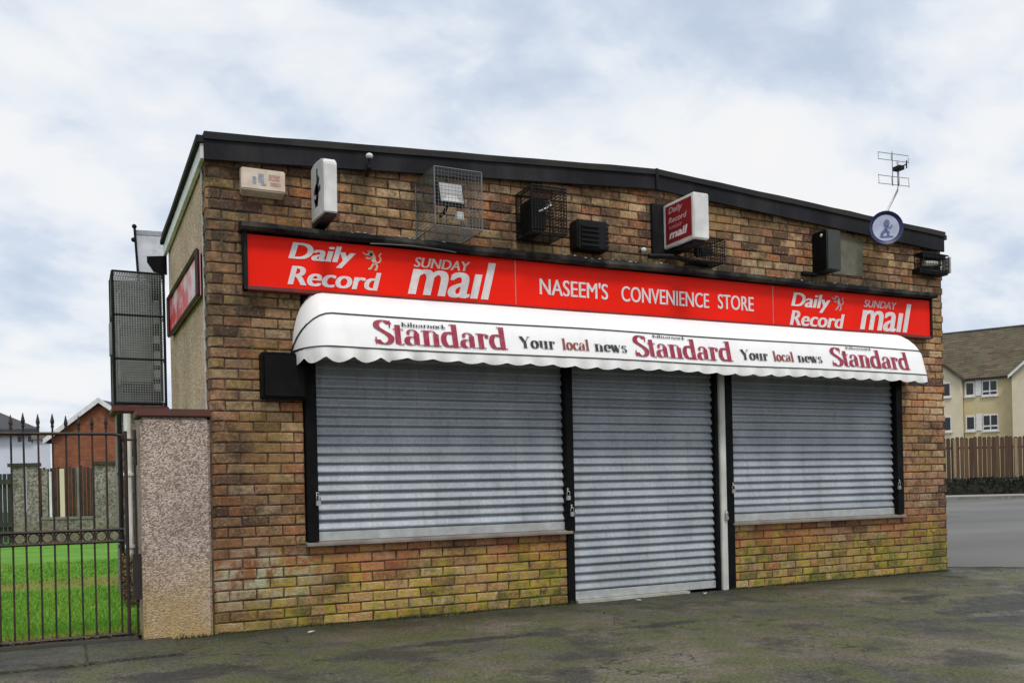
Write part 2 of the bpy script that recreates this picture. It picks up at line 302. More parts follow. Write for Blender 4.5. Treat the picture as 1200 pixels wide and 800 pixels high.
def faded_side():
    m, t, b = new_mat('faded_side_poster'); g = G(t)
    n = g.noise(3.2, 4, (1, 1, 1.6), (2, 2, 2)); f = g.ramp(n, [(.46, (.80, .03, .04)), (.53, (.82, .24, .27)), (.60, (.82, .62, .65)), (.75, (.80, .76, .80))])
    grad = g.ramp(g.m('DIVIDE', g.y, 2.6), [(.1, .55), (.45, .0)])
    g.L(g.mix(grad, f, (.68, .55, .58)), b.inputs['Base Color']); b.inputs['Roughness'].default_value = .35; return m
M['side_poster'] = faded_side()
def canvas():
    m, t, b = new_mat('white_awning_canvas'); g = G(t)
    c = g.ramp(g.noise(2.2, 5), [(.3, (.88, .88, .875)), (.6, (.91, .91, .905))])
    f = g.m('MULTIPLY', g.ramp(g.noise(5, 6, (1.2, 1, .35), (4, 0, 0), .65), [(.52, 0), (.72, 1)]), .16)
    c = g.mix(f, c, (.55, .52, .42))
    low = g.m('MULTIPLY', g.ramp(g.m('SUBTRACT', g.z, 1.5), [(.40, .5), (.52, .15), (.60, 0)]), 1.0)
    c = g.mix(g.m('MULTIPLY', low, g.ramp(g.noise(12, 4), [(.35, .2), (.6, 1)])), c, (.34, .33, .22))
    g.L(c, b.inputs['Base Color']); b.inputs['Roughness'].default_value = .55
    g.bump(b, g.noise(1.6, 2, (2.2, 1, .3)), .12, .02); return m
M['canvas'] = canvas()

# ------------------------------------------------------------------ object helpers
def worldloc(o):
    v = Vector((0, 0, 0))
    while o is not None: v += o.location; o = o.parent
    return v
def tag(o, label=None, cat=None, group=None, kind=None):
    for k, v in (('label', label), ('category', cat), ('group', group), ('kind', kind)):
        if v: o[k] = v
    return o
def thing(name, label, cat, loc=(0, 0, 0), group=None):
    o = bpy.data.objects.new(name, None); o.empty_display_size = .2; col.objects.link(o); o.location = loc
    return tag(o, label, cat, group)
class MB:
    """collects faces in world coordinates, then links them as ONE mesh object"""
    def __init__(s): s.v = []; s.f = []; s.tone = []
    def add(s, vs, fs, tone=None):
        o = len(s.v); s.v += [tuple(v) for v in vs]; s.f += [tuple(i+o for i in f) for f in fs]
        s.tone += [random.random() if tone is None else tone]*len(fs); return s
    def box(s, x0, x1, y0, y1, z0, z1, tone=None):
        return s.add([(x0, y0, z0), (x1, y0, z0), (x1, y1, z0), (x0, y1, z0), (x0, y0, z1), (x1, y0, z1), (x1, y1, z1), (x0, y1, z1)],
                     [(0, 3, 2, 1), (4, 5, 6, 7), (0, 1, 5, 4), (1, 2, 6, 5), (2, 3, 7, 6), (3, 0, 4, 7)], tone)
    def obox(s, c, u, n, w, d, h, tone=None):
        """box standing at c, width w along u, depth d along n, height h"""
        c = Vector(c); u = Vector(u).normalized(); n = Vector(n).normalized(); z = Vector((0, 0, 1))
        p = [c+u*a+n*b_+z*e for e in (0, h) for a, b_ in ((-w/2, -d/2), (w/2, -d/2), (w/2, d/2), (-w/2, d/2))]
        return s.add(p, [(0, 3, 2, 1), (4, 5, 6, 7), (0, 1, 5, 4), (1, 2, 6, 5), (2, 3, 7, 6), (3, 0, 4, 7)], tone)
    def prism(s, poly, d, tone=None):
        """extrude a closed 3D polygon by the vector d"""
        n = len(poly); d = Vector(d); a = [Vector(p) for p in poly]
        return s.add(a+[p+d for p in a], [tuple(range(n))[::-1], tuple(range(n, 2*n))]+[(i, (i+1) % n, n+(i+1) % n, n+i) for i in range(n)], tone)
    def tube(s, pts, r, n=6, cap=True, tone=None):
        pts = [Vector(p) for p in pts]; rs = r if isinstance(r, (list, tuple)) else [r]*len(pts); vs = []; fs = []
        for i, p in enumerate(pts):
            t = (pts[min(i+1, len(pts)-1)]-pts[max(i-1, 0)]).normalized()
            a = t.cross(Vector((0, 0, 1)) if abs(t.z) < .9 else Vector((1, 0, 0))).normalized(); b = t.cross(a)
            vs += [p+(a*math.cos(k*2*math.pi/n)+b*math.sin(k*2*math.pi/n))*rs[i] for k in range(n)]
        for i in range(len(pts)-1):
            for k in range(n): fs.append((i*n+k, i*n+(k+1) % n, (i+1)*n+(k+1) % n, (i+1)*n+k))
        if cap: fs += [tuple(range(n))[::-1], tuple(range((len(pts)-1)*n, len(pts)*n))]
        return s.add(vs, fs, tone)
    def ring(s, c, a, b, R_, r, n=16, k=5):
        c = Vector(c); a = Vector(a); b = Vector(b); w = a.cross(b); vs = []; fs = []
        for i in range(n):
            t = 2*math.pi*i/n; e = a*math.cos(t)+b*math.sin(t)
            vs += [c+e*(R_+r*math.cos(2*math.pi*j/k))+w*r*math.sin(2*math.pi*j/k) for j in range(k)]
        for i in range(n):
            for j in range(k): fs.append((i*k+j, ((i+1) % n)*k+j, ((i+1) % n)*k+(j+1) % k, i*k+(j+1) % k))
        return s.add(vs, fs)
    def sphere(s, c, r, sc=(1, 1, 1), nu=10, nv=7):
        c = Vector(c); vs = []; fs = []
        for j in range(nv+1):
            ph = math.pi*j/nv
            for i in range(nu):
                t = 2*math.pi*i/nu; vs.append(c+Vector((r*sc[0]*math.sin(ph)*math.cos(t), r*sc[1]*math.sin(ph)*math.sin(t), r*sc[2]*math.cos(ph))))
        for j in range(nv):
            for i in range(nu): fs.append((j*nu+i, (j+1)*nu+i, (j+1)*nu+(i+1) % nu, j*nu+(i+1) % nu))
        return s.add(vs, fs)
    def mesh(s, name, m, off=Vector((0, 0, 0)), bevel=0, smooth=False, tone=False):
        me = bpy.data.meshes.new(name); me.from_pydata([tuple(Vector(v)-off) for v in s.v], [], s.f)
        if tone:
            at_ = me.attributes.new('tone', 'FLOAT', 'FACE'); at_.data.foreach_set('value', s.tone)
        if bevel or not tone:
            bm = bmesh.new(); bm.from_mesh(me)
            if not tone: bmesh.ops.recalc_face_normals(bm, faces=bm.faces)
            if bevel: bmesh.ops.bevel(bm, geom=[e for e in bm.edges if len(e.link_faces) == 2 and e.calc_face_angle(0) > .6], offset=bevel, segments=2, affect='EDGES', clamp_overlap=True)
            bm.to_mesh(me); bm.free()
        me.materials.append(m)
        if smooth: me.polygons.foreach_set('use_smooth', [True]*len(me.polygons))
        me.update(); return me
    def build(s, name, m, parent=None, bevel=0, smooth=False, tone=False, kind=None, loc=None):
        base = worldloc(parent) if parent else Vector((0, 0, 0))
        l = Vector(loc) if loc else Vector((0, 0, 0))
        me = s.mesh(name, M[m] if isinstance(m, str) else m, base+l, bevel, smooth, tone)
        o = bpy.data.objects.new(name, me); col.objects.link(o); o.location = l; o.parent = parent
        if kind: o['kind'] = kind
        return o
def one(name, mb, m, label, cat, loc, group=None, **k):
    """a thing that is a single mesh"""
    o = mb.build(name, m, None, loc=loc, **k); return tag(o, label, cat, group)
def ray(px, py):
    """direction (per metre of depth) of a point measured in the photograph"""
    x = px-600; y = py-400-SHY; cr, sr = math.cos(ROLL), math.sin(ROLL); a = x*cr-y*sr; b = x*sr+y*cr
    cy, sy = math.cos(YAW), math.sin(YAW)
    return Vector((a*cy+FOC*sy, -a*sy+FOC*cy, -b))/FOC
def at(px, py, d): return CAM+ray(px, py)*d
def ground_at(px, py, z=0): r = ray(px, py); return CAM+r*((z-CAM.z)/r.z)

# ------------------------------------------------------------------ lettering
def heavy(uv, k, n=3):
    """bolder lettering: stacked copies set side by side, each a hair proud of the last"""
    vs, fs = uv; V = []; F = []
    for j in range(n):
        o = len(V); V += [(v[0]+k*(j-(n-1)/2), v[1], j) for v in vs]; F += [tuple(i+o for i in f) for f in fs]
    return V, F
def text_uv(s, slant=0, bold=.0):
    c = bpy.data.curves.new('t', 'FONT'); c.body = s; c.offset = bold; c.resolution_u = 4
    o = bpy.data.objects.new('t', c); col.objects.link(o)
    me = bpy.data.meshes.new_from_object(o.evaluated_get(bpy.context.evaluated_depsgraph_get()))
    vs = [(v.co.x+slant*v.co.y, v.co.y) for v in me.vertices]; fs = [tuple(p.vertices) for p in me.polygons]
    bpy.data.objects.remove(o); bpy.data.curves.remove(c); bpy.data.meshes.remove(me)
    return vs, fs
def nib(path, a, b):
    """calligraphic stroke: ellipse nib a wide, b high; returns verts, faces"""
    vs = []; fs = []; n = len(path)
    for i, p in enumerate(path):
        q0 = path[max(i-1, 0)]; q1 = path[min(i+1, n-1)]; tx, ty = q1[0]-q0[0], q1[1]-q0[1]; l = math.hypot(tx, ty) or 1
        nx, ny = -ty/l, tx/l; k = math.sqrt(a*a*nx*nx+b*b*ny*ny) or 1
        ox, oy = a*a*nx/k, b*b*ny/k; vs += [(p[0]+ox, p[1]+oy), (p[0]-ox, p[1]-oy)]
    for i in range(n-1): fs.append((2*i, 2*i+1, 2*i+3, 2*i+2))
    return vs, fs
def arc(cx, cy, rx, ry, a0, a1, n=14):
    return [(cx+rx*math.cos(R(a0+(a1-a0)*i/n)), cy+ry*math.sin(R(a0+(a1-a0)*i/n))) for i in range(n+1)]
def rect(x0, y0, x1, y1): return [(x0, y0), (x1, y0), (x1, y1), (x0, y1)], [(0, 1, 2, 3)]
T, H_ = .13, .028           # half widths of fat and hair strokes, x-height 1
def glyph(ch):
    P = []; st = lambda x, y0, y1: P.append(rect(x-T, y0, x+T, y1)); sf = lambda x, y, w=.24: P.append(rect(x-w, y-.03, x+w, y+.03))
    cv = lambda p, a=T, b=H_: P.append(nib(p, a, b))
    if ch == 'S':
        cv(arc(.42, 1.18, .30, .30, 20, 190)+arc(.62, .85, .0, .0, 0, 0, 1)[:0]+[(.16, 1.0), (.36, .84), (.6, .66), (.76, .46)]+arc(.44, .34, .32, .34, -5, -165), .14, .03); P.append(rect(.70, 1.05, .76, 1.5)); P.append(rect(.04, -.02, .10, .42)); w = .86
    elif ch == 't': st(.22, .06, 1.25); P.append(rect(.0, .94, .5, 1.0)); cv(arc(.36, .14, .16, .13, 190, 320), .05, .03); w = .52
    elif ch == 'a': cv(arc(.36, .74, .22, .24, 160, 0), .07, .03); st(.56, .08, .78); cv(arc(.30, .28, .20, .26, 60, 300)); P.append(rect(.3, .5, .5, .55)); P.append(rect(.56, 0, .78, .05)); P.append(nib(arc(.19, .76, .05, .05, 0, 330), .04, .04)); w = .82
    elif ch in 'nm': st(.2, 0, 1); sf(.2, .03); P.append(rect(-.04, .94, .2, 1)); cv(arc(.45, .76, .2, .22, 150, 0), .05, .03); st(.66, 0, .8); sf(.66, .03); w = .92
    elif ch == 'd': cv(arc(.36, .5, .26, .48, 50, 310)); st(.66, 0, 1.5); P.append(rect(.42, 1.44, .66, 1.5)); P.append(rect(.66, 0, .9, .06)); w = .92
    elif ch == 'r': st(.2, 0, 1); sf(.2, .03); P.append(rect(-.04, .94, .2, 1)); cv(arc(.42, .76, .13, .2, 150, 40), .05, .03); P.append(nib(arc(.52, .82, .05, .06, 0, 330), .06, .06)); w = .64
    elif ch == 'o': cv(arc(.38, .5, .26, .48, 0, 360, 24)); w = .78
    elif ch == 'c': cv(arc(.38, .5, .26, .48, 50, 310)); P.append(nib(arc(.56, .8, .04, .05, 0, 330), .05, .05)); w = .66
    elif ch == 'e': cv(arc(.38, .5, .26, .48, 0, 315)); P.append(rect(.18, .48, .66, .54)); w = .72
    elif ch == 'l': st(.2, 0, 1.5); sf(.2, .03); P.append(rect(-.04, 1.44, .2, 1.5)); w = .44
    elif ch == 'u': st(.2, .2, 1); P.append(rect(-.04, .94, .2, 1)); cv(arc(.42, .24, .22, .22, 180, 320), .05, .03); st(.64, 0, 1); P.append(rect(.42, .94, .64, 1)); P.append(rect(.64, 0, .88, .06)); w = .9
    elif ch == 's': cv(arc(.30, .76, .18, .2, 20, 190)+[(.16, .64), (.3, .54), (.44, .42)]+arc(.3, .24, .2, .22, 10, -165), .09, .03); P.append(rect(.46, .7, .5, .98)); P.append(rect(.07, .0, .11, .3)); w = .62
    elif ch == 'w': cv([(.1, 1), (.34, 0)], .13, .02); cv([(.34, 0), (.52, .95)], .03, .02); cv([(.46, 1), (.7, 0)], .13, .02); cv([(.7, 0), (.92, .95)], .03, .02); P.append(rect(-.04, .94, .3, 1)); P.append(rect(.38, .94, .62, 1)); P.append(rect(.8, .94, 1.02, 1)); w = 1.06
    elif ch == 'Y': cv([(.1, 1.45), (.46, .7)], .15, .02); cv([(.46, .7), (.82, 1.45)], .03, .02); st(.46, 0, .74); P.append(rect(-.08, 1.4, .3, 1.46)); P.append(rect(.66, 1.4, .98, 1.46)); sf(.46, .03); w = .96
    elif ch == 'K': st(.24, 0, 1.46); sf(.24, .03); sf(.24, 1.43); cv([(.3, .6), (.8, 1.42)], .03, .02); cv([(.44, .85), (.84, .02)], .13, .02); sf(.84, .03, .2); w = 1.0
    elif ch == 'i': st(.2, 0, 1); sf(.2, .03); P.append(nib(arc(.2, 1.3, .06, .06, 0, 330), .08, .08)); w = .44
    elif ch == 'k': st(.2, 0, 1.5); sf(.2, .03); cv([(.3, .45), (.6, .96)], .03, .02); cv([(.38, .6), (.66, .02)], .11, .02); w = .8
    else: w = .45
    return P, w
def fat_uv(s):
    vs = []; fs = []; x = 0
    for ch in s:
        P, w = glyph(ch)
        for pv, pf in P:
            o = len(vs); vs += [(x+a, b) for a, b in pv]; fs += [tuple(i+o for i in f) for f in pf]
        x += w
    return vs, fs
def fit(uv, x0, x1, z0, z1):
    vs, fs = uv; a0 = min(v[0] for v in vs); a1 = max(v[0] for v in vs); b0 = min(v[1] for v in vs); b1 = max(v[1] for v in vs)
    return [(x0+(v[0]-a0)/(a1-a0)*(x1-x0), z0+(v[1]-b0)/(b1-b0)*(z1-z0))+tuple(v[2:]) for v in vs], fs
def letters(name, uv, mapping, m, parent, thick=None):
    vs, fs = uv; mb = MB(); mb.add([Vector(mapping(*v[:2]))-Vector((0, .0004*(v[2] if len(v) > 2 else 0), 0)) for v in vs], fs); o = mb.build(name, m, parent); return o
def lion_uv():
    """small rampant lion built from strokes"""
    vs = []; fs = []
    def ad(p):
        o = len(vs); vs.extend(p[0]); fs.extend(tuple(i+o for i in f) for f in p[1])
    ad(nib([(.42, .86), (.50, .70), (.50, .52), (.58, .36)], .11, .09)); ad(nib(arc(.38, .88, .05, .05, 0, 350), .08, .08))
    ad(nib([(.42, .72), (.24, .80), (.12, .76)], .04, .04)); ad(nib([(.44, .60), (.26, .58), (.14, .62)], .04, .04))
    ad(nib([(.56, .38), (.44, .22), (.34, .04), (.24, .04)], .05, .05)); ad(nib([(.60, .36), (.68, .20), (.62, .02), (.54, .0)], .05, .05))
    ad(nib([(.64, .38), (.80, .44), (.86, .62), (.78, .78), (.88, .92)], .035, .035)); ad(nib([(.30, .95), (.22, .98)], .03, .03)); ad(nib([(.0, .88), (.12, .76)], .03, .02))
    return vs, fs

# ================================================================== SETTING
def sheet(name, poly, z, m):
    mb = MB(); mb.add([(x, y, z) for x, y in poly], [tuple(range(len(poly)))], .5); return tag(mb.build(name, m), kind='structure')
# ground: fine relief near the shop, one big sheet beyond
g0 = MB(); nx, ny = 150, 120; X0, X1, Y0, Y1 = -6.5, 13.5, -9.0, .4
from mathutils import noise as mn
def gz(x, y):
    e = min(1, max(0, min(x-X0, X1-x, y-Y0, Y1-y)/.5))
    h = .010*mn.noise(Vector((x*.9, y*.9, 0)))+.007*mn.noise(Vector((x*3.1, y*3.1, 4)))+.003*mn.noise(Vector((x*9, y*9, 8)))
    for cx, cy, rx, ry, d in ((5.7, -2.15, 1.4, .30, .018), (5.25, -1.45, .55, .15, .012), (-.35, -1.35, .35, .2, .012)):
        h -= d*math.exp(-((x-cx)/rx)**2-((y-cy)/ry)**2)
    return h*e-.002
gv = []
for j in range(ny+1):
    for i in range(nx+1):
        x = X0+(X1-X0)*i/nx; y = Y0+(Y1-Y0)*(j/ny); gv.append((x, y, gz(x, y)))
gf = [(j*(nx+1)+i, j*(nx+1)+i+1, (j+1)*(nx+1)+i+1, (j+1)*(nx+1)+i) for j in range(ny) for i in range(nx)]
g0.add(gv, gf, .5)
# outer ring of the same sheet
B = 2500
g0.add([(-B, -B, -.002), (B, -B, -.002), (B, Y0, -.002), (-B, Y0, -.002)], [(0, 1, 2, 3)], .5)
g0.add([(-B, Y1, -.002), (B, Y1, -.002), (B, B, -.002), (-B, B, -.002)], [(0, 1, 2, 3)], .5)
g0.add([(-B, Y0, -.002), (X0, Y0, -.002), (X0, Y1, -.002), (-B, Y1, -.002)], [(0, 1, 2, 3)], .5)
g0.add([(X1, Y0, -.002), (B, Y0, -.002), (B, Y1, -.002), (X1, Y1, -.002)], [(0, 1, 2, 3)], .5)
tag(g0.build('ground', 'asphalt', smooth=True), kind='structure')

# road beyond the right corner, crossing to the far pavement
def gp(px, py, z=0): p = ground_at(px, py, z); return (p.x, p.y)
vd = Vector((math.sin(YAW), math.cos(YAW), 0)); vr = Vector((math.cos(YAW), -math.sin(YAW), 0))   # away from viewer / rightward
def vp(a, d, z=0): p = Vector((CAM.x, CAM.y, 0))+vr*a+vd*d; return (p.x, p.y, z)
def vq(a, d): p = vp(a, d); return (p[0], p[1])
re_ = [(7.9, .2), (8.3, -.25), (9.0, -.9), (11.5, -2.6), (20, -7.5)]; edge = []
for (xa, ya), (xb, yb) in zip(re_, re_[1:]):
    nn = max(3, int(math.hypot(xb-xa, yb-ya)/.06))
    for i in range(nn):
        x, y = xa+(xb-xa)*i/nn, ya+(yb-ya)*i/nn; k = .16*mn.noise(Vector((x*2.5, y*2.5, 5)))+.08*mn.noise(Vector((x*9, y*9, 5))); edge.append((x+k*.5, y+k))
sheet('road', edge+[(20, -7.5), (60, -20), vq(90, 39.2), vq(-6, 39.2), (7.9, 12)], .0045, 'road')
mb = MB(); mb.prism([vp(-6, 39.2, -.02), vp(90, 39.2, -.02), vp(90, 43.0, -.02), vp(-6, 43.0, -.02)], (0, 0, .14)); tag(mb.build('pavement', 'far_pave'), kind='structure')
mb = MB(); mb.prism([vp(-6, 38.95, -.02), vp(90, 38.95, -.02), vp(90, 39.196, -.02), vp(-6, 39.196, -.02)], (0, 0, .15)); tag(mb.build('kerb', 'stone_grey'), kind='structure')

# narrow concrete pavement in front of the railing, split in slabs with open joints
xs = [-6.2, -5.3, -4.4, -3.5, -2.6, -1.75, -.86, -.30]
slab0 = None
pave = bpy.data.objects.new('path', None); col.objects.link(pave); pave['kind'] = 'structure'
for i in range(len(xs)-1):
    x0, x1 = xs[i]+.006, xs[i+1]-.006; mb = MB()
    y0 = -.80+(.04 if i == 6 else 0); mb.prism([(x0, y0+.01*random.random(), -.05), (x1, y0+.02*random.random(), -.05), (x1, -.02, -.05), (x0, -.02, -.05)], (0, 0, .062+.004*random.random()))
    mb.build('slab', 'asphalt', pave, bevel=.006)
# lawn
lawn = [(-40, .22), (-.35, .22), (-.35, 2.7), (.0, 2.9), (1.6, 17.2), (1.4, 18.2), (-40, 24.0)]
sheet('lawn', lawn, .012, 'lawn')
mb = MB(); mb.box(-6, -.52, .02, .24, -.06, .028); tag(mb.build('kerb', 'slab', bevel=.01), kind='structure')

# grass blades
mb = MB()
for i in range(34000):
    y = .2+8.5*random.random()**1.7; xr = CAM.x+(y-CAM.y)*.075
    x = random.uniform(-1.15-.13*(y+3), min(xr, -.36+max(0, y-2.8)*.08))
    yb = y+.8*(mn.noise(Vector((x, y, 3))))
    if 4.2 < yb < 5.4 and random.random() < .75: continue
    h = random.uniform(.010, .042)*(1.2 if y < .8 else 1); a = random.random()*6.28; w = .003+.0006*y
    dx, dy = math.cos(a)*w, math.sin(a)*w; lx, ly = random.uniform(-.02, .02), random.uniform(-.02, .02)
    t = min(1, max(0, .45+.5*mn.noise(Vector((x*1.5, y*1.5, 0)))+random.uniform(-.3, .3)+(.35 if y < .55 else 0)))
    mb.add([(x-dx, y-dy, .01), (x+dx, y+dy, .01), (x+lx, y+ly, .01+h)], [(0, 1, 2)], t)
tag(mb.build('grass', 'blade', tone=True), 'short green lawn grass behind the spiked iron railing', 'grass', kind='stuff')
# dark weeds in the crack at the foot of the walls
mb = MB()
for i in range(5200):
    x = random.uniform(-.5, 7.6); c = mn.noise(Vector((x*2.3, 1, 1)))
    if 2.95 < x < 4.6 or random.random() > .42+c: continue
    y = -.012-abs(random.gauss(0, .03)); h = random.uniform(.008, .035)*(1+c)
    a = random.random()*6.28; w = .003
    mb.add([(x-math.cos(a)*w, y-math.sin(a)*w, -.005), (x+math.cos(a)*w, y+math.sin(a)*w, -.005), (x+random.uniform(-.015, .015), y-random.uniform(0, .02), h)], [(0, 1, 2)], random.random()**1.5)
tag(mb.build('weeds', blade_mat('dark_weeds', (.02, .03, .01), (.05, .07, .015), (.13, .12, .04)), tone=True), 'thin dark weeds and moss along the foot of the shop wall', 'weeds', kind='stuff')

# ================================================================== SHOP
shop = thing('convenience_store', 'single-storey brown brick shop with low gable roof, red signs and closed grey shutters', 'shop', (3.8, 1.3, 0))
WX = 7.62; APX = 3.86; BK = 2.66
def roof_bot(x): return 3.385+(3.645-3.385)*x/APX if x < APX else 3.645-(3.645-3.43)*(x-APX)/(7.60-APX)
def roof_top(x): return 3.575+(3.822-3.575)*x/APX if x < APX else 3.822-(3.822-3.632)*(x-APX)/(7.60-APX)
OPEN = [(.655, 2.935, .60, 2.56), (2.935, 4.665, -.1, 2.56), (4.665, 6.945, .60, 2.56)]
# backing wall (mortar) made of pieces round the openings
MY = .009
mb = MB()
mb.box(.0, .655, MY, .24, -.08, 3.30)
mb.box(6.945, WX, MY, .24, -.08, 3.30)
mb.box(.655, 6.945, MY+.0005, .24, 2.56, 3.30)
mb.box(.655, 2.935, MY+.0005, .24, -.08, .60)
mb.box(4.665, 6.945, MY+.0005, .24, -.08, .60)
mb.prism([(0, MY+.001, 3.30), (WX, MY+.001, 3.30), (WX, MY+.001, roof_bot(WX)+.05), (APX, MY+.001, roof_bot(APX)+.05), (0, MY+.001, roof_bot(0)+.05)], (0, .2, 0))
mb.build('wall', 'mortar', shop)
# brick courses
CH, ML, J = .0765, .195, .009
def brick_mesh(tone, seed, half):
    rnd = random.Random(seed); L = 1.0; mb = MB(); d = .0
    j = lambda a: rnd.uniform(-a, a)
    # local: x 0..1 (scaled), y depth, z 0..h ; chamfered worn front
    h = CH-J; c = .07 if half else .035; cz = .007
    fr = [(c+abs(j(.03)), j(.0015), cz+j(.004)), (1-c-abs(j(.03)), j(.0015), cz+j(.004)), (1-c-abs(j(.03)), j(.0015), h-cz+j(.004)), (c+abs(j(.03)), j(.0015), h-cz+j(.004))]
    md = [(j(.02), .006, j(.0025)), (1+j(.02), .006, j(.0025)), (1+j(.02), .006, h+j(.0025)), (j(.02), .006, h+j(.0025))]
    bk = [(0, .06, 0), (1, .06, 0), (1, .06, h), (0, .06, h)]
    mb.add(fr+md+bk, [(0, 1, 2, 3)]+[(k+4, (k+1) % 4+4, (k+1) % 4, k) for k in range(4)]+[(k+8, (k+1) % 4+8, (k+1) % 4+4, k+4) for k in range(4)], tone)
    return mb
protos = {}
TONES = [.04, .16, .24, .3, .36, .42, .48, .54, .6, .66, .72, .78, .84, .9, .97]
for ti, tn in enumerate(TONES):
    for half in (0, 1):
        mb = brick_mesh(tn, ti*7+half, half); protos[(ti, half)] = (mb, mb.mesh('brick', M['brick'], tone=True))
cells = []
nrow = int(3.8/CH)
for k in range(-1, nrow):
    z0 = k*CH+.002; zc_ = z0+CH/2
    x = -(ML/2)*(k % 2)-(.0 if k % 2 else 0)
    while x < WX:
        segs = [(max(x, 0), min(x+ML-J, WX+(.012 if k % 2 else 0)*1.0))]
        for (a, b, c, d) in OPEN:
            if c-.001 < zc_ < d:
                new = []
                for s0, s1 in segs:
                    if s1 <= a or s0 >= b: new.append((s0, s1))
                    else:
                        if s0 < a-.02: new.append((s0, a-.001))
                        if s1 > b+.02: new.append((b+.001, s1))
                segs = new
        for s0, s1 in segs:
            if s1-s0 < .03: continue
            xc = (s0+s1)/2
            if zc_ > roof_bot(xc)+.05: continue
            if .32 < s0 and s1 < 7.28 and 2.57 < zc_ < 2.86: continue          # wholly behind the sign box
            cells.append((s0, s1, z0))
        x += ML
def sz(c): p = Vector(((c[0]+c[1])/2, 0, c[2]))-CAM; return p.length
def hidden(c):
    x, z = c[0], c[2]
    return (.5 < x < 7.2 and 2.05 < z < 2.60) or (-.3 > z) or z < -.04
cells.sort(key=lambda c: (hidden(c), sz(c)/max(.5, (c[1]-c[0])/.186)))
tidx = []
rb = random.Random(21)
stuffmb = MB()
for i, (a, b, z) in enumerate(cells):
    w = b-a; half = 1 if w < .13 else 0
    ti = rb.choices(range(len(TONES)), [1.9, 1.5, 1.2, 1.2, 1.3, 1.3, 1.2, 1.2, 1.3, 1.8, 1.4, 1.2, 1.2, 1.2, 1.7])[0]
    mbp, me = protos[(ti, half)]; dy = rb.uniform(-.004, .0045)
    if i < 300:
        o = bpy.data.objects.new('brick', me); o.parent = shop; o.location = Vector((a, dy, z))-shop.location; o.scale = (w, 1, 1); o.rotation_euler = (0, 0, rb.uniform(-.006, .006)); col.objects.link(o)
    else: stuffmb.add([(a+v[0]*w, dy+v[1], z+v[2]) for v in mbp.v], mbp.f, TONES[ti])
# quoin ends returning round the left corner
for k in range(0, 46):
    z = k*CH+.002; w = .09 if k % 2 else .19; tn = rb.choice(TONES); h = CH-J; d = rb.uniform(0, .005)
    if z > 3.5: break
    stuffmb.add([(-.011-d, .003, z), (-.011-d, w, z), (-.011-d, w, z+h), (-.011-d, .003, z+h), (.02, .003, z), (.02, w, z), (.02, w, z+h), (.02, .003, z+h)],
                [(0, 3, 2, 1), (0, 4, 7, 3), (3, 7, 6, 2), (0, 1, 5, 4), (1, 2, 6, 5)], tn)
stuffmb.build('brick_courses', 'brick', shop, tone=True, kind='stuff')

# side wall, rear and right walls
mb = MB(); mb.prism([(-.004, .2, -.08), (-.004, BK, -.08), (-.004, BK, 3.45), (-.004, .2, 3.45)], (.2, 0, 0)); mb.build('side_wall', 'harl_side', shop)
mb = MB(); mb.box(.2, WX-.2, BK-.2, BK-.003, -.08, 3.42); mb.build('rear_wall', 'harl_side', shop)
mb = MB(); mb.box(WX-.2, WX-.004, .241, BK, -.08, 3.35); mb.build('side_wall', 'harl_side', shop)
mb = MB(); mb.box(.75, WX-.1, BK, 7.2, -.08, 3.1); mb.build('rear_extension', 'harl_side', shop)
mb = MB(); mb.box(.65, WX, BK+.001, 7.3, 3.1, 3.2); mb.build('flat_roof', 'felt', shop)
# corner bead of pale mortar
mb = MB(); mb.tube([(-.008, .198, 0), (-.009, .2, 1.5), (-.008, .199, 3.42)], .009, 5); mb.build('corner_strip', 'white_pvc', shop)
# roof deck and fascias
mb = MB()
for xa, xb in ((-.06, APX), (APX, 7.66)):
    za, zb = roof_top(max(0, xa)) if xa >= 0 else roof_top(0)-.003, roof_top(min(xb, 7.6)) if xb < 7.6 else roof_top(7.6)-.003
    mb.prism([(xa, -.045, za-.012), (xb, -.045, zb-.012), (xb, -.045, zb-.06), (xa, -.045, za-.06)], (0, BK+.11, 0))
rf = mb.build('roof', 'felt', shop)
for xa, xb in ((-.025, APX-.004), (APX+.004, 7.60)):
    mb = MB(); e = lambda f, x: f(min(max(x, 0), 7.6))
    pts = [(xa, e(roof_bot, xa)), (xb, e(roof_bot, xb)), (xb, e(roof_top, xb)-.03), (xa, e(roof_top, xa)-.03)]
    mb.prism([(x, -.062, z) for x, z in pts], (0, .026, 0)); mb.build('fascia_board', 'fascia', shop, bevel=.003)
    mb = MB(); xs_ = [xa+(xb-xa)*i/16 for i in range(17)]
    top = [(x, e(roof_top, x)+.004+random.uniform(-.003, .004)) for x in xs_]; bot = [(x, e(roof_top, x)-.046+random.uniform(-.002, .002)) for x in xs_]
    mb.prism([(x, -.078, z) for x, z in top+bot[::-1]], (0, .10, 0)); mb.build('felt_edge', 'felt', shop)
mb = MB(); mb.box(APX-.012, APX+.012, -.082, -.06, roof_bot(APX)-.004, roof_top(APX)+.006); mb.build('joint_cover', 'black', shop)
mb = MB(); mb.prism([(-.045, -.03, 3.40), (-.045, BK+.05, 3.345), (-.045, BK+.05, 3.455), (-.045, -.03, 3.51)], (.03, 0, 0)); mb.build('side_fascia_board', 'clean_white', shop, bevel=.003)
mb = MB(); mb.prism([(-.075, -.04, 3.512), (-.075, BK+.06, 3.457), (-.075, BK+.06, 3.50), (-.075, -.04, 3.565)], (.06, 0, 0)); mb.build('side_felt_edge', 'felt', shop, bevel=.004)
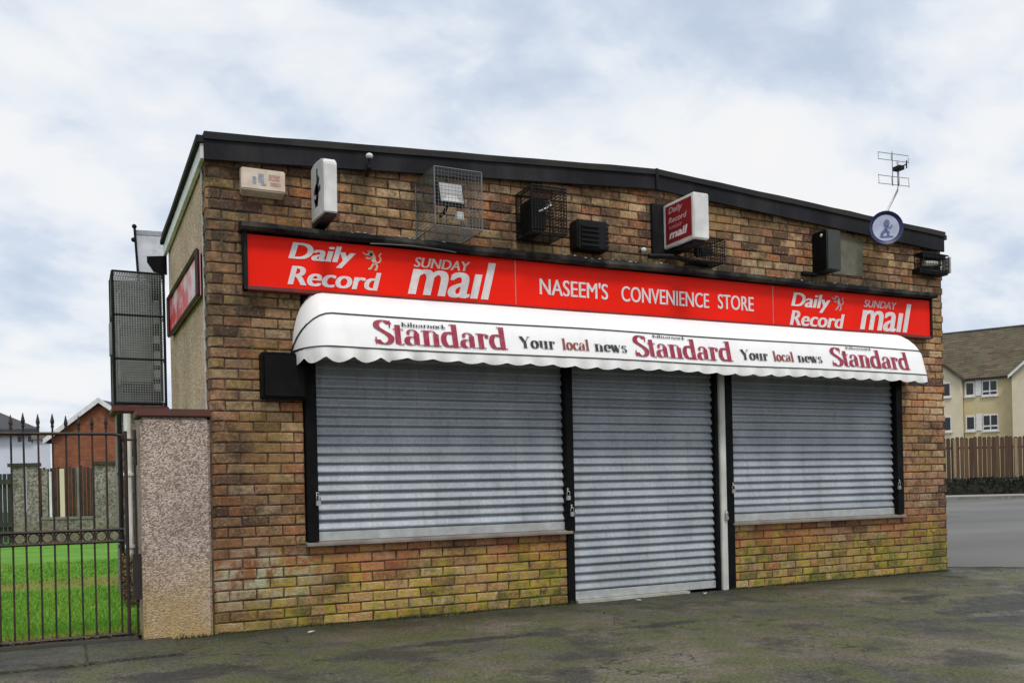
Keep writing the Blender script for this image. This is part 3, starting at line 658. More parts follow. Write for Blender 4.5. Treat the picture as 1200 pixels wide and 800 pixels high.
# pale rendered patch on the brickwork behind the black speaker box
mb = MB(); mb.prism([(6.02, -.006, 3.08), (6.44, -.006, 3.08), (6.45, -.006, 3.46), (6.02, -.006, 3.47)], (0, .012, 0)); mb.build('render_patch', simple('patch_render', (.17, .165, .12), .95, vary=.4, scale=8, dirt=(.08, .08, .04), dirtamt=.6, bump=.6), shop)

# openings: frames, sills, shutters
fr = MB()
def frame(x0, x1, z0, z1, y0=-.035, y1=.12): mb = MB(); mb.box(x0, x1, y0, y1, z0, z1); mb.build('guide_rail', 'frame_black', shop, bevel=.004)
frame(.662, .748, .634, 2.46); frame(2.886, 2.962, .62, 2.46); frame(2.888, 2.960, 0.0, .618, -.02); frame(4.490, 4.528, .0, 2.46, -.02); frame(4.602, 4.690, .0, 2.46); frame(6.845, 6.938, .634, 2.46)
mb = MB(); mb.box(.668, 6.932, .018, .12, 2.44, 2.555); mb.build('header_box', 'frame_black', shop)
mb = MB(); mb.prism([(4.530, -.04, .0), (4.600, -.04, .0), (4.600, -.04, 2.3), (4.530, -.04, 2.3)], (0, .12, 0)); mb.build('door_post', 'white_pvc', shop, bevel=.006)
for x0, x1 in ((.652, 2.93), (4.668, 6.955)):
    mb = MB(); mb.prism([(x0, -.055, .598), (x0, -.055, .618), (x0, .0, .630), (x0, .12, .630), (x0, .12, .598)], (x1-x0, 0, 0)); mb.build('window_sill', 'sill', shop, bevel=.003)
mb = MB(); mb.box(2.97, 4.15, -.045, .15, -.02, .022); mb.build('doorstep', simple('pale_concrete_step', (.42, .42, .36), .85, dirt=(.15, .15, .08), dirtamt=.5), shop, bevel=.005)
SP = .0722
def slat_mesh():
    prof = [(.0, .014), (.009, .001), (.014, -.008), (.020, -.0115), (.028, -.0105), (.040, -.004), (.054, .003), (.066, .008), (.067, .015), (SP, .016)]
    mb = MB(); n = len(prof); prof = [(z*.947 if z < SP else z, y) for z, y in prof]; prof[-1] = (SP, prof[-1][1]); mb.add([(0, y, z) for z, y in prof]+[(1, y, z) for z, y in prof], [(i, i+n, i+n+1, i+1) for i in range(n-1)], .5); return mb.mesh('slat', M['shutter'], smooth=False)
slat_me = slat_mesh()
def shutter(x0, x1, z0, z1, label):
    t = thing('roller_shutter', label, 'shutter', (x0, .03, z0))
    n = int((z1-z0)/SP)
    for k in range(n):
        o = bpy.data.objects.new('slat', slat_me); o.parent = t; o.scale = (x1-x0, 1, 1); o.location = (0, random.uniform(-.002, .002), .07+k*SP+random.uniform(-.0012, .0012)); o.rotation_euler = (random.uniform(-.05, .05), random.uniform(-.0009, .0009), 0); col.objects.link(o)
    mb = MB(); mb.box(x0, x1, .012, .045, z0, z0+.069); mb.build('bottom_bar', simple('pale_bar', (.50, .52, .52), .45, metal=.3, dirt=(.22, .22, .16), dirtamt=.4), t, bevel=.003)
    return t
shutter(.750, 2.884, .632, 2.44, 'closed grey roller shutter over the left shop window, beside the black wall box')
shutter(2.964, 4.488, .024, 2.44, 'closed grey roller shutter over the shop door, reaching down to the ground')
shutter(4.692, 6.843, .632, 2.44, 'closed grey roller shutter over the right shop window, right of the white post')
def lock(x, z, y, label):
    t = thing('shutter_lock', label, 'lock', (x, y, z), group='shutter locks on the guide rails')
    mb = MB(); mb.box(x-.018, x+.018, y-.024, y, z-.045, z-.005); mb.build('lock_body', 'steel', t, bevel=.005)
    mb = MB(); mb.tube([(x-.013, y-.012, z-.006), (x-.014, y-.013, z+.02), (x, y-.016, z+.036), (x+.014, y-.013, z+.02), (x+.013, y-.012, z-.006)], .0045, 6); mb.build('shackle', 'steel', t, smooth=True)
    mb = MB(); mb.tube([(x+.006, y-.004, z+.05), (x-.018, y-.03, z+.055), (x-.016, y-.03, z+.03)], .005, 6); mb.build('hasp', 'clean_white', t)
    return t
lock(.742, .945, -.036, 'small steel padlock on the left edge of the left window shutter')
lock(2.892, .93, -.036, 'small steel padlock on the right edge of the left window shutter')
lock(2.925, .79, -.036, 'small padlock at the left edge of the door shutter, lower of the two beside it')
lock(4.668, .945, -.036, 'small steel padlock on the left edge of the right window shutter')
lock(6.853, .935, -.036, 'small steel padlock on the right edge of the right window shutter')
lock(4.578, .70, -.041, 'dark worn lock on the white post right of the door shutter')

# ------------------------------------------------------------------ main sign box
sg = thing('shop_sign', 'long red fascia sign with white newspaper lettering above the white awning', 'sign', (.26, 0, 2.5))
SX0, SX1, SZ0, SZ1, SY = .258, 7.325, 2.507, 2.880, -.080
mb = MB(); mb.box(SX0, SX1, SY, -.012, SZ0, SZ1); mb.build('red_panel', 'red_sign', sg)
for xa, xb in ((SX0-.03, SX0-.001), (SX1+.001, SX1+.03)):
    mb = MB(); mb.box(xa, xb, SY-.014, -.006, SZ0-.03, SZ1+.03); mb.build('end_trim', 'black', sg, bevel=.004)
mb = MB(); mb.box(SX0-.03, SX1+.03, SY-.012, -.008, SZ0-.030, SZ0-.001); mb.build('lower_trim', 'red_trim', sg, bevel=.003)
# hood: shallow trough light running above the panel, warped and dirty
mb = MB(); n = 40; hx = [SX0-.05+(SX1+.08-SX0)*i/n for i in range(n+1)]
def hood_z(x): return 2.895+.006*math.sin(x*1.9)+.004*math.sin(x*5.3)
sec = [(-.010, .0), (-.150, -.006), (-.168, .012), (-.160, .045), (-.09, .062), (-.010, .070)]
vs = [(x, y, hood_z(x)+z) for x in hx for y, z in sec]; m_ = len(sec)
fs = [(i*m_+k, i*m_+(k+1) % m_, (i+1)*m_+(k+1) % m_, (i+1)*m_+k) for i in range(n) for k in range(m_)]+[tuple(range(m_)), tuple(range(n*m_, (n+1)*m_))[::-1]]
mb.add(vs, fs, .5); mb.build('light_hood', simple('dirty_black_hood', (.007, .007, .009), .7, spec=.15, vary=.5, scale=6, dirt=(.20, .19, .15), dirtamt=.45), sg)
mb = MB()
for x in (2.415, 5.167): mb.box(x-.006, x+.006, SY-.004, SY-.0005, SZ0+.002, SZ1-.002)
mb.build('divider_strip', simple('pale_red_strip', (.72, .12, .08), .4, dirtamt=.1), sg)
mp = lambda x, z: (x, SY-.003, z)
def sgt(s, x0, x1, z0, z1, slant=.0, bold=.02, m='letter', nm=None): return letters(nm or 'lettering', fit(heavy(text_uv(s, slant, 0), bold) if bold else text_uv(s, slant), x0, x1, z0, z1), mp, m, sg)
sgt('Daily', .550, 1.062, 2.688, 2.850, .24, .04); sgt('Record', .540, 1.262, 2.536, 2.676, .24, .035)
letters('lion_emblem', fit(lion_uv(), 1.115, 1.268, 2.690, 2.842), mp, simple('pale_gold_print', (.66, .50, .36), .5, dirtamt=.1), sg)
sgt('SUNDAY', 1.528, 2.012, 2.748, 2.826, .26, .03, simple('thin_pale_letter', (.74, .52, .48), .4, dirtamt=.1, bump=0)); 
def mail(x0, x1, z0, z1):
    uv = heavy(text_uv('ma\u0131l', .26, 0), .014, 5); letters('lettering', fit(uv, x0, x1, z0, z1), mp, 'letter', sg)
mail(1.474, 2.240, 2.530, 2.835)
sgt("NASEEM'S", 2.640, 3.312, 2.612, 2.752, 0, .02); sgt('CONVENIENCE', 3.448, 4.405, 2.610, 2.745, 0, .02); sgt('STORE', 4.505, 4.930, 2.614, 2.750, 0, .02)
sgt('Daily', 5.395, 5.910, 2.655, 2.832, .24, .035); sgt('Record', 5.372, 6.095, 2.512, 2.658, .24, .035)
letters('lion_emblem', fit(lion_uv(), 5.925, 6.090, 2.690, 2.838), mp, 'letter_faded', sg)
sgt('SUNDAY', 6.362, 6.832, 2.752, 2.826, .26, .03, 'letter_faded'); mail(6.302, 7.045, 2.520, 2.822)
# loose cable along the hood
mb = MB(); mb.tube([(1.15+.07*i, -.176-.003*math.sin(i*1.7), 2.868+.016*math.sin(i*.30+.1)) for i in range(11)], .0035, 5); one('cable', mb, 'galv', 'thin pale cable sagging along the top of the red sign', 'cable', (1, -.185, 2.86))

# ------------------------------------------------------------------ awning (rounded Dutch canopy)
aw = thing('awning', 'white rounded canvas awning with maroon newspaper lettering over the shutters', 'awning', (.575, 0, 2.04))
AX0, AX1, AZ = .578, 7.04, 2.045
RHO = [(0, .385), (20, .375), (38, .405), (52, .412), (66, .425), (78, .445), (90, .470)]
def hoop(theta, rho, nphi=8):
    pts = []; t = R(theta)
    for i in range(nphi+1):
        ph = R(90*i/nphi); pts.append((AX0+.22*(1-math.cos(ph)), rho*math.sin(ph)))
    nseg = 44
    for i in range(1, nseg): pts.append((AX0+.22+(AX1-AX0-.44)*i/nseg, rho))
    for i in range(nphi+1):
        ph = R(90-90*i/nphi); pts.append((AX1-.22*(1-math.cos(ph)), rho*math.sin(ph)))
    return [(x, -.02-r*math.cos(t), AZ+r*math.sin(t)) for x, r in pts]
rows = [hoop(t, r) for t, r in RHO]
# make the upright text band flat between the first two hoops
def sag(i, j, p):
    x, y, z = p; k = .0035*math.sin(x*4.1+j)+.003*mn.noise(Vector((x*2.5, j, 0))); return (x, y-k, z+(.004*math.sin(x*2.3+1) if j < 3 else 0))
rows = [[sag(i, j, p) for i, p in enumerate(r)] for j, r in enumerate(rows)]
mb = MB(); nc = len(rows[0]); mb.add([p for r in rows for p in r], [(j*nc+i, j*nc+i+1, (j+1)*nc+i+1, (j+1)*nc+i) for j in range(len(rows)-1) for i in range(nc-1)], .5)
mb.build('canvas', 'canvas', aw, smooth=True)
for j in (0, 2):
    mb = MB(); mb.tube([(x, y-.003, z) for x, y, z in rows[j]], .0055 if j else .005, 5); mb.build('piping', 'piping', aw)
# scalloped valance
mb = MB(); base = rows[0]; top = []; botv = []; s = 0; dense = []
for i in range(len(base)-1):
    a, b = Vector(base[i]), Vector(base[i+1]); m_ = max(1, int((b-a).length/.018))
    for k in range(m_): dense.append(a.lerp(b, k/m_))
dense.append(Vector(base[-1]))
cum = 0; vs = []
for i, p in enumerate(dense):
    if i: cum += (p-dense[i-1]).length
    ph = cum/.205*math.pi; sc = abs(math.sin(ph)); amp = .038 if cum < .9 else .017; big = 1+.22*mn.noise(Vector((cum*1.3, 0, 0)))
    rip = .012*math.cos(ph*2+.6)*(1.5 if cum < 1.2 else .7)
    vs += [tuple(p), (p.x, p.y-.004-rip*.4, p.z-.045), (p.x, p.y-.006-rip, p.z-(.066+amp*sc)*big)]
n = len(dense); mb.add(vs, [(3*i+k, 3*i+3+k, 3*i+4+k, 3*i+1+k) for i in range(n-1) for k in (0, 1)], .5); mb.build('valance', 'canvas', aw, smooth=True)
# inside frame
mb = MB()
for j in (0, 2): mb.tube([(x, y+.02, z-.004) for x, y, z in rows[j]], .010, 6)
mb.build('hoop_frame', 'dark_wire', aw)
# lettering on the band, following its slope
pA = (-.02-.385, AZ); pB = (-.02-.405*math.cos(R(38)), AZ+.405*math.sin(R(38)))
def band(x, v):
    # v is height above AZ; interpolate along the real profile (three points)
    prof = [(-.02-r*math.cos(R(t)), r*math.sin(R(t))) for t, r in RHO[:3]]
    for k in (0, 1):
        if v <= prof[k+1][1] or k == 1:
            f = (v-prof[k][1])/(prof[k+1][1]-prof[k][1]); y = prof[k][0]+(prof[k+1][0]-prof[k][0])*f; break
    j = [0, 1, 2][k]
    kk = .0035*math.sin(x*4.1+j+f)
    return (x, y-kk-.0085, AZ+v+.004*math.sin(x*2.3+1))
def subdiv_uv(uv): return uv
for i, (a, b) in enumerate(((1.095, 2.180), (3.365, 4.410), (5.600, 6.640))):
    letters('lettering', fit(fat_uv('Standard'), a, b, .036, .222), band, 'maroon', aw)
    letters('lettering', fit(fat_uv('Kilmarnock'), a+.20*(b-a), a+.53*(b-a), .182 if i == 0 else .214, .214 if i == 0 else .238), lambda x, v: (band(x, v)[0], band(x, v)[1]-.002, band(x, v)[2]), 'ink', aw)
def words(x0, x1):
    w = x1-x0
    letters('lettering', fit(fat_uv('Your'), x0, x0+.325*w, .060, .155), band, 'ink', aw)
    letters('lettering', fit(fat_uv('local'), x0+.385*w, x0+.640*w, .060, .155), band, simple('dull_red_print', (.30, .06, .06), .7, dirtamt=.2, bump=0), aw)
    letters('lettering', fit(fat_uv('news'), x0+.685*w, x1, .060, .122), band, 'ink', aw)
words(2.285, 3.290); words(4.500, 5.480)

# ------------------------------------------------------------------ things on the wall
# black box left of the awning
t = thing('shutter_motor_box', 'square black steel box on the brick wall below the left end of the awning', 'box', (.5, 0, 1.7))
mb = MB(); mb.box(.335, .662, -.11, .003, 1.69, 2.03); mb.build('casing', 'frame_black', t, bevel=.01)
mb = MB(); mb.box(.350, .648, -.118, -.1102, 1.705, 2.015); mb.build('cover_plate', 'frame_black', t, bevel=.004)
# cream alarm box
t = thing('alarm_box', 'oblong faded cream alarm box high at the left end of the front wall', 'alarm box', (.38, 0, 3.2))
mb = MB(); mb.prism([(.225, -.005, 3.17), (.225, -.085, 3.205), (.225, -.085, 3.36), (.225, -.005, 3.375)], (.315, 0, 0)); mb.build('casing', 'cream_box', t, bevel=.008)
mb = MB(); 
for (a, b, c, d) in ((.305, .33, 3.25, 3.30), (.345, .385, 3.26, 3.325), (.36, .40, 3.24, 3.255)): mb.box(a, b, -.0872, -.086, c, d)
mb.build('faded_print', simple('faded_blue_print', (.36, .38, .46), .6, dirtamt=.2, vary=.5, scale=60), t)
mb = MB()
for (a, b, c, d) in ((.42, .50, 3.285, 3.325), (.43, .505, 3.245, 3.27)): mb.box(a, b, -.0872, -.086, c, d)
mb.build('faded_print', simple('faded_pink_print', (.60, .34, .28), .6, dirtamt=.2, vary=.5, scale=60), t)
# white projecting lottery sign
t = thing('projecting_sign', 'tall narrow white projecting lightbox with a black crossed-fingers mark, near the left corner', 'sign', (.78, 0, 3.0))
prof = [(-.02, 3.02), (-.40, 3.005), (-.41, 3.36)]+[(-.41+.30*(1-math.cos(R(a))), 3.36+.075*math.sin(R(a))) for a in (25, 50, 75, 90)]+[(-.02, 3.42)]
mb = MB(); mb.prism([(.745, y, z) for y, z in prof], (.095, 0, 0)); mb.build('casing', 'clean_white', t, bevel=.008)
mb = MB(); mb.prism([(.75, -.02, 2.97), (.75, -.36, 2.985), (.75, -.40, 3.0), (.75, -.02, 3.016)], (.085, 0, 0)); mb.build('underside', 'black', t)
mp2 = lambda u, v: (.7435, -.36+u, v)
def strokes(lst):
    vs = []; fs = []
    for p, a, b in lst:
        q = nib(p, a, b); o = len(vs); vs += q[0]; fs += [tuple(i+o for i in f) for f in q[1]]
    return vs, fs
hand = strokes([([(.15, 3.37), (.15, 3.30), (.16, 3.24)], .018, .015), ([(.10, 3.30), (.17, 3.22), (.19, 3.18)], .028, .03), (arc(.18, 3.19, .022, .03, 0, 350), .045, .05), ([(.06, 3.215), (.16, 3.20)], .02, .02), ([(.17, 3.17), (.18, 3.10)], .045, .03)])
letters('crossed_fingers_mark', hand, mp2, 'ink', t)
letters('eye_mark', nib(arc(.195, 3.175, .008, .008, 0, 350), .008, .010), lambda u, v: (.7420, -.36+u, v), 'letter', t)
# small white round sensor on the fascia
t = thing('sensor', 'small white round-topped sensor on a stalk in front of the dark fascia', 'sensor', (1.18, -.06, 3.45))
mb = MB(); mb.sphere((1.176, -.12, 3.555), .028, (1, 1, .75)); mb.build('dome', 'clean_white', t, smooth=True)
mb = MB(); mb.tube([(1.176, -.12, 3.535), (1.176, -.12, 3.47), (1.176, -.03, 3.43)], .014, 6); mb.build('stalk', 'black', t)
# wire cages
def cage(name, label, x0, x1, y0, z0, z1, m, pitch=.03, wr=.0019, group=None, slope=0):
    t = thing(name, label, 'cage', ((x0+x1)/2, 0, z0), group)
    fr = MB()
    for x in (x0, x1):
        for z in (z0, z1): fr.tube([(x, 0.0, z+slope*(x-x0)), (x, y0, z+slope*(x-x0))], .0055, 4)
        for y in (y0, -.008): fr.tube([(x, y, z0+slope*(x-x0)), (x, y, z1+slope*(x-x0))], .0055, 4)
    for y in (y0, -.008):
        for z in (z0, z1): fr.tube([(x0, y, z), (x1, y, z+slope*(x1-x0))], .0055, 4)
    fr.build('cage_frame', m, t)
    mb = MB(); nx = int((x1-x0)/pitch); nz = int((z1-z0)/pitch); nyy = int(-y0/pitch)
    zz = lambda x, z: z+slope*(x-x0)
    for i in range(1, nx):
        x = x0+(x1-x0)*i/nx; mb.tube([(x, -.003, zz(x, z0)), (x, y0, zz(x, z0)), (x, y0, zz(x, z1)), (x, -.003, zz(x, z1))], wr, 3, False)
    for k in range(1, nz):
        z = z0+(z1-z0)*k/nz; mb.tube([(x0, -.003, z), (x0, y0, z), (x1, y0, zz(x1, z)), (x1, -.003, zz(x1, z))], wr, 3, False)
    for j in range(1, nyy):
        y = y0*j/nyy; mb.tube([(x0, y, z0), (x0, y, z1), (x1, y, zz(x1, z1)), (x1, y, zz(x1, z0)), (x0, y, z0)], wr, 3, False)
    mb.build('wire_mesh', m, t, kind='stuff'); return t
cage('light_cage', 'galvanised wire cage round the floodlight under the fascia, left of centre', 1.585, 1.975, -.42, 2.99, 3.435, 'galv', .027, .0018)
t = thing('floodlight', 'white faced floodlight inside the galvanised wire cage', 'floodlight', (1.80, -.1, 3.1))
mb = MB(); mb.prism([(1.685, -.255, 3.215), (1.905, -.255, 3.215), (1.905, -.21, 3.405), (1.685, -.21, 3.405)], (0, .07, 0)); mb.build('lamp_housing', 'black', t, bevel=.008)
mb = MB(); mb.prism([(1.70, -.262, 3.232), (1.89, -.262, 3.232), (1.89, -.219, 3.390), (1.70, -.219, 3.390)], (0, .005, 0)); mb.build('lamp_glass', 'glass_grey', t)
mb = MB(); mb.prism([(1.715, -.264, 3.236), (1.865, -.264, 3.236), (1.83, -.252, 3.285), (1.75, -.252, 3.285)], (0, .0015, 0)); mb.build('reflector', 'clean_white', t)
mb = MB(); mb.tube([(1.795, -.17, 3.25), (1.795, -.08, 3.20), (1.795, -.0, 3.20)], .016, 6); mb.build('bracket', 'black', t)
mb = MB(); mb.box(1.83, 1.885, -.27, -.215, 3.105, 3.165); mb.tube([(1.857, -.22, 3.135), (1.80, -.05, 3.16), (1.80, 0, 3.16)], .008, 5); mb.build('sensor_eye', 'clean_white', t, bevel=.006)
def black_cage(x0, x1, y0, z0, z1, label): return cage('camera_cage', label, x0, x1, y0, z0, z1, 'dark_wire', .026, .0038)
black_cage(2.475, 2.79, -.30, 3.07, 3.445, 'black wire cage on the brickwork, right of the floodlight, round a camera')
t = thing('security_camera', 'dark security camera with pale bracket inside the black wire cage', 'camera', (2.62, -.1, 3.2))
mb = MB(); mb.box(2.49, 2.63, -.26, -.03, 3.09, 3.36); mb.build('housing', 'black', t, bevel=.02)
mb = MB(); mb.tube([(2.55, -.27, 3.24), (2.61, -.275, 3.27), (2.655, -.28, 3.305), (2.70, -.2, 3.29), (2.73, -.02, 3.27)], .011, 6); mb.tube([(2.655, -.275, 3.31), (2.64, -.27, 3.35)], .009, 5); mb.tube([(2.66, -.275, 3.30), (2.69, -.27, 3.26)], .009, 5); mb.build('bracket', 'steel', t)
# black louvred box
t = thing('siren_box', 'small square black louvred box on the brickwork, right of the black cage', 'box', (3.13, 0, 3.0))
mb = MB(); mb.box(2.985, 3.30, -.14, .003, 3.02, 3.27); mb.build('casing', 'black', t, bevel=.012)
for k in range(5): mb = MB(); mb.prism([(3.02, -.142, 3.05+k*.04), (3.02, -.155, 3.045+k*.04), (3.02, -.142, 3.075+k*.04)], (.18, 0, 0)); mb.build('louvre', 'frame_black', t)
mb = MB(); 
for k in range(5): mb.tube([(3.27, -.15, 3.06+k*.04), (3.31, -.11, 3.06+k*.04)], .008, 5)
mb.build('terminal_block', simple('dark_red_plastic', (.05, .02, .03), .5), t)
# little white dome cameras
def dome(x, y, z, label):
    t = thing('dome_camera', label, 'camera', (x, 0, z), 'small white dome cameras on the front wall')
    mb = MB(); mb.sphere((x, y, z), .026, (1, 1, .9)); mb.build('dome', 'clean_white', t, smooth=True)
    mb = MB(); mb.tube([(x, y+.015, z+.0), (x+.01, 0, z+.01)], .012, 6); mb.build('arm', 'black', t)
dome(3.705, -.07, 3.085, 'small white dome camera just above the sign, left of the red projecting lightbox')
dome(5.775, -.13, 3.405, 'small white dome camera beside the tall black speaker box')
# projecting red lightbox
t = thing('projecting_sign', 'white-edged projecting lightbox with faded dark red face above the shop name', 'sign', (4.0, 0, 3.1))
mb = MB(); mb.box(3.95, 4.115, -.475, -.03, 3.118, 3.515); mb.build('casing', 'clean_white', t, bevel=.008)
mb = MB(); mb.box(3.944, 3.9495, -.445, -.075, 3.150, 3.485); mb.build('red_face', 'dark_red', t)
mp3 = lambda u, v: (3.942, -.075-u, v)
for s_, a, b, c, d, bo, sl_ in (('Daily', .045, .25, 3.395, 3.465, .02, .2), ('Record', .045, .31, 3.325, 3.375, .02, .2), ('SUNDAY', .05, .24, 3.272, 3.298, 0, .2), ('mail', .05, .32, 3.185, 3.258, .04, .2)):
    letters('lettering', fit(text_uv(s_, sl_, bo), a, b, c, d), mp3, 'letter_faded' if s_ != 'mail' else 'letter', t)
mb = MB(); mb.box(3.83, 4.10, -.03, .002, 3.07, 3.53); mb.build('back_plate', 'black', t, bevel=.004)
mb = MB(); mb.box(3.98, 4.10, -.43, -.05, 3.085, 3.1175); mb.build('underside', 'black', t)
black_cage(4.20, 4.50, -.20, 3.01, 3.225, 'low black wire cage under and right of the red projecting lightbox')
t = thing('security_camera', 'dark camera inside the low black cage right of the red lightbox', 'camera', (4.3, -.1, 3.1))
mb = MB(); mb.tube([(4.22, -.17, 3.09), (4.40, -.10, 3.13)], [.05, .045], 8); mb.build('housing', 'black', t, bevel=.004)
mb = MB(); mb.tube([(4.40, -.09, 3.13), (4.44, 0, 3.15)], .02, 6); mb.build('bracket', 'black', t)
mb = MB(); mb.tube([(3.72, -.12, 3.02), (3.95, -.16, 3.03), (4.2, -.12, 3.01), (4.42, -.06, 3.02)], .022, 6); one('cable', mb, 'black', 'thick black cable run under the red projecting lightbox', 'cable', (4, -.12, 3.0))
# tall black speaker box on the right
t = thing('wall_speaker', 'tall black box with greenish side on the wall near the right end of the sign', 'speaker', (5.85, 0, 3.05))
mb = MB(); mb.box(5.765, 5.95, -.20, .003, 3.06, 3.455); mb.build('casing', simple('dark_green_grey_paint', (.030, .036, .030), .5, dirtamt=.4), t, bevel=.01)
mb = MB(); mb.box(5.7575, 5.7645, -.19, -.01, 3.07, 3.445); mb.build('grille', 'frame_black', t)
mb = MB(); mb.box(5.60, 5.79, -.05, -.005, 3.03, 3.06); mb.build('cable_box', 'black', t)
# round dish
t = thing('satellite_dish', 'round pale satellite dish with navy rim at the right end of the roof edge', 'satellite dish', (6.5, -.05, 3.5))
dc = Vector((6.475, -.28, 3.512)); dn = Vector((-.50, -.86, .02)).normalized(); da = Vector((0, 0, 1)).cross(dn).normalized(); db = dn.cross(da)
def disc(mb, r0, r1, off0, off1, n=32):
    vs = [dc+dn*off0+(da*math.cos(2*math.pi*i/n)+db*math.sin(2*math.pi*i/n))*r0 for i in range(n)]+[dc+dn*off1+(da*math.cos(2*math.pi*i/n)+db*math.sin(2*math.pi*i/n))*r1 for i in range(n)]
    mb.add(vs, [(i, (i+1) % n, n+(i+1) % n, n+i) for i in range(n)], .5)
RD = .168
mb = MB(); disc(mb, .0001, .132, -.012, .0); disc(mb, .132, RD, 0, .02); disc(mb, RD, RD*.985, .012, -.015); disc(mb, RD*.985, .05, -.015, -.05); disc(mb, .05, .0001, -.05, -.05); mb.build('reflector', 'navy', t, smooth=False)
mb = MB(); disc(mb, .0001, .131, -.004, .004); mb.build('pale_face', 'pale_disc', t)
fig = strokes([(arc(.01, .05, .018, .022, 0, 350), .011, .012), ([(.01, .02), (-.005, -.02), (-.035, -.05), (-.045, -.075)], .013, .013), ([(-.005, -.015), (.025, -.045), (.02, -.08)], .011, .011), ([(.005, .015), (.05, .0), (.06, .03)], .007, .007), ([(-.06, -.088), (.07, -.088)], .004, .006)])
letters('faded_emblem', fig, lambda u, v: tuple(dc+dn*.008+da*u+db*v), 'disc_print', t)
mb = MB(); mb.tube([dc-dn*.05, dc-dn*.12, (6.66, -.03, 3.53)], .016, 6); mb.box(6.62, 6.70, -.085, -.063, 3.46, 3.58); mb.build('bracket', 'black', t)
# aerial on bent pole
t = thing('television_aerial', 'thin grid television aerial on a bent steel pole above the dish', 'aerial', (6.66, 0, 3.58))
pole = [(6.66, -.02, 3.50), (6.70, .0, 3.62), (6.86, .0, 3.86), (6.975, .0, 4.03), (6.995, 0, 4.10), (6.99, 0, 4.35)]
mb = MB(); mb.tube(pole, .011, 8); mb.build('pole', 'steel', t, smooth=True)
mb = MB(); mb.box(6.955, 7.03, -.05, .04, 4.245, 4.285); mb.tube([(6.99, 0, 4.27), (6.86, -.22, 4.22)], .007, 5); mb.tube([(6.885, -.20, 4.19), (6.84, -.24, 4.25)], .007, 5); mb.build('boom', 'black', t)
mb = MB()
for z in (4.43, 4.36, 4.19, 4.105): mb.tube([(6.745, .04, z-.01), (7.20, .04, z+.01)], .0035, 4)
for x in (6.75, 6.94, 7.195): mb.tube([(x, .04, 4.42), (x+.005, .04, 4.36)], .0035, 4); mb.tube([(x, .04, 4.19), (x+.005, .04, 4.10)], .0035, 4)
mb.tube([(6.955, .04, 4.45), (6.955, .04, 4.09)], .006, 4); mb.build('grid_reflector', 'galv', t)
# rightmost cage
cage('camera_cage', 'rusty dark wire cage wrapped round the right-hand top corner of the shop', 7.20, 7.58, -.12, 3.19, 3.38, 'dark_wire', .035, .003, slope=-.02)
t = thing('security_camera', 'pale bullet camera in the cage at the right-hand corner of the shop', 'camera', (7.4, -.1, 3.2))
mb = MB(); mb.tube([(7.26, -.08, 3.27), (7.44, -.08, 3.285)], .030, 8); mb.build('housing', 'white_pvc', t, smooth=False)
mb = MB(); mb.tube([(7.44, -.08, 3.28), (7.50, -.03, 3.24), (7.50, 0, 3.22)], .025, 6); mb.box(7.16, 7.58, -.11, -.01, 3.165, 3.215); mb.box(7.22, 7.56, -.10, -.03, 3.335, 3.385); mb.build('bracket', 'black', t)
mb = MB(); mb.box(7.60, 7.612, -.13, -.02, 3.19, 3.36); one('wall_plate', mb, 'clean_white', 'thin white plate beyond the right-hand corner cage', 'plate', (7.6, -.07, 3.2))
# rubbish and droppings lying on top of the sign hood
mb = MB(); rr = random.Random(5)
for i in range(120):
    x = rr.choice([rr.gauss(1.2, .25), rr.uniform(.4, 7.2), rr.gauss(3.6, .5), rr.gauss(5.2, .6)]); x = min(7.2, max(.3, x)); r_ = rr.uniform(.004, .014)
    mb.sphere((x, rr.uniform(-.13, -.03), hood_z(x)+.062), r_, (1.4, 1, .5), 5, 3)
tag(mb.build('droppings', 'tarnish'), 'pale droppings and grit on top of the sign hood', 'droppings', kind='stuff')

# side sign
t = thing('side_sign', 'faded red and white sign board in dark frame on the left side wall', 'sign', (0, 1.3, 2.5))
sp = [(.27, 2.485), (2.36, 2.505), (2.36, 2.86), (.27, 2.82)]
mb = MB(); mb.prism([(-.034, y, z) for y, z in sp], (.012, 0, 0)); mb.build('poster_panel', 'side_poster', t)
mb = MB(); P4 = [(-.046, y, z) for y, z in sp]
for i in range(4):
    a, b = Vector(P4[i]), Vector(P4[(i+1) % 4]); mb.tube([a, b], .017, 4)
mb.build('frame', simple('dark_maroon_frame', (.045, .012, .012), .5), t)
mb = MB(); mb.box(-.022, -.0045, .30, 2.3, 2.50, 2.80); mb.build('backing', 'black', t)

# ================================================================== LEFT SIDE
# pebbledashed pier
t = thing('garden_wall', 'pink pebbledashed pier with red-brown coping beside the shop corner', 'wall', (-.25, 0, 0))
mb = MB(); mb.prism([(-.490, -.006, -.06), (-.026, -.006, -.06), (-.018, -.006, 1.556), (-.484, -.006, 1.556)], (0, .34, 0)); mb.build('pier', 'harl', t, bevel=.018)
mb = MB(); mb.box(-.505, -.014, -.026, .36, 1.558, 1.612); mb.build('coping', 'coping', t, bevel=.006)
mb = MB(); mb.tube([(-.022, -.006, -.02), (-.020, -.010, .8), (-.014, -.006, 1.55)], .007, 5); mb.build('mortar_joint', 'mortar', t)
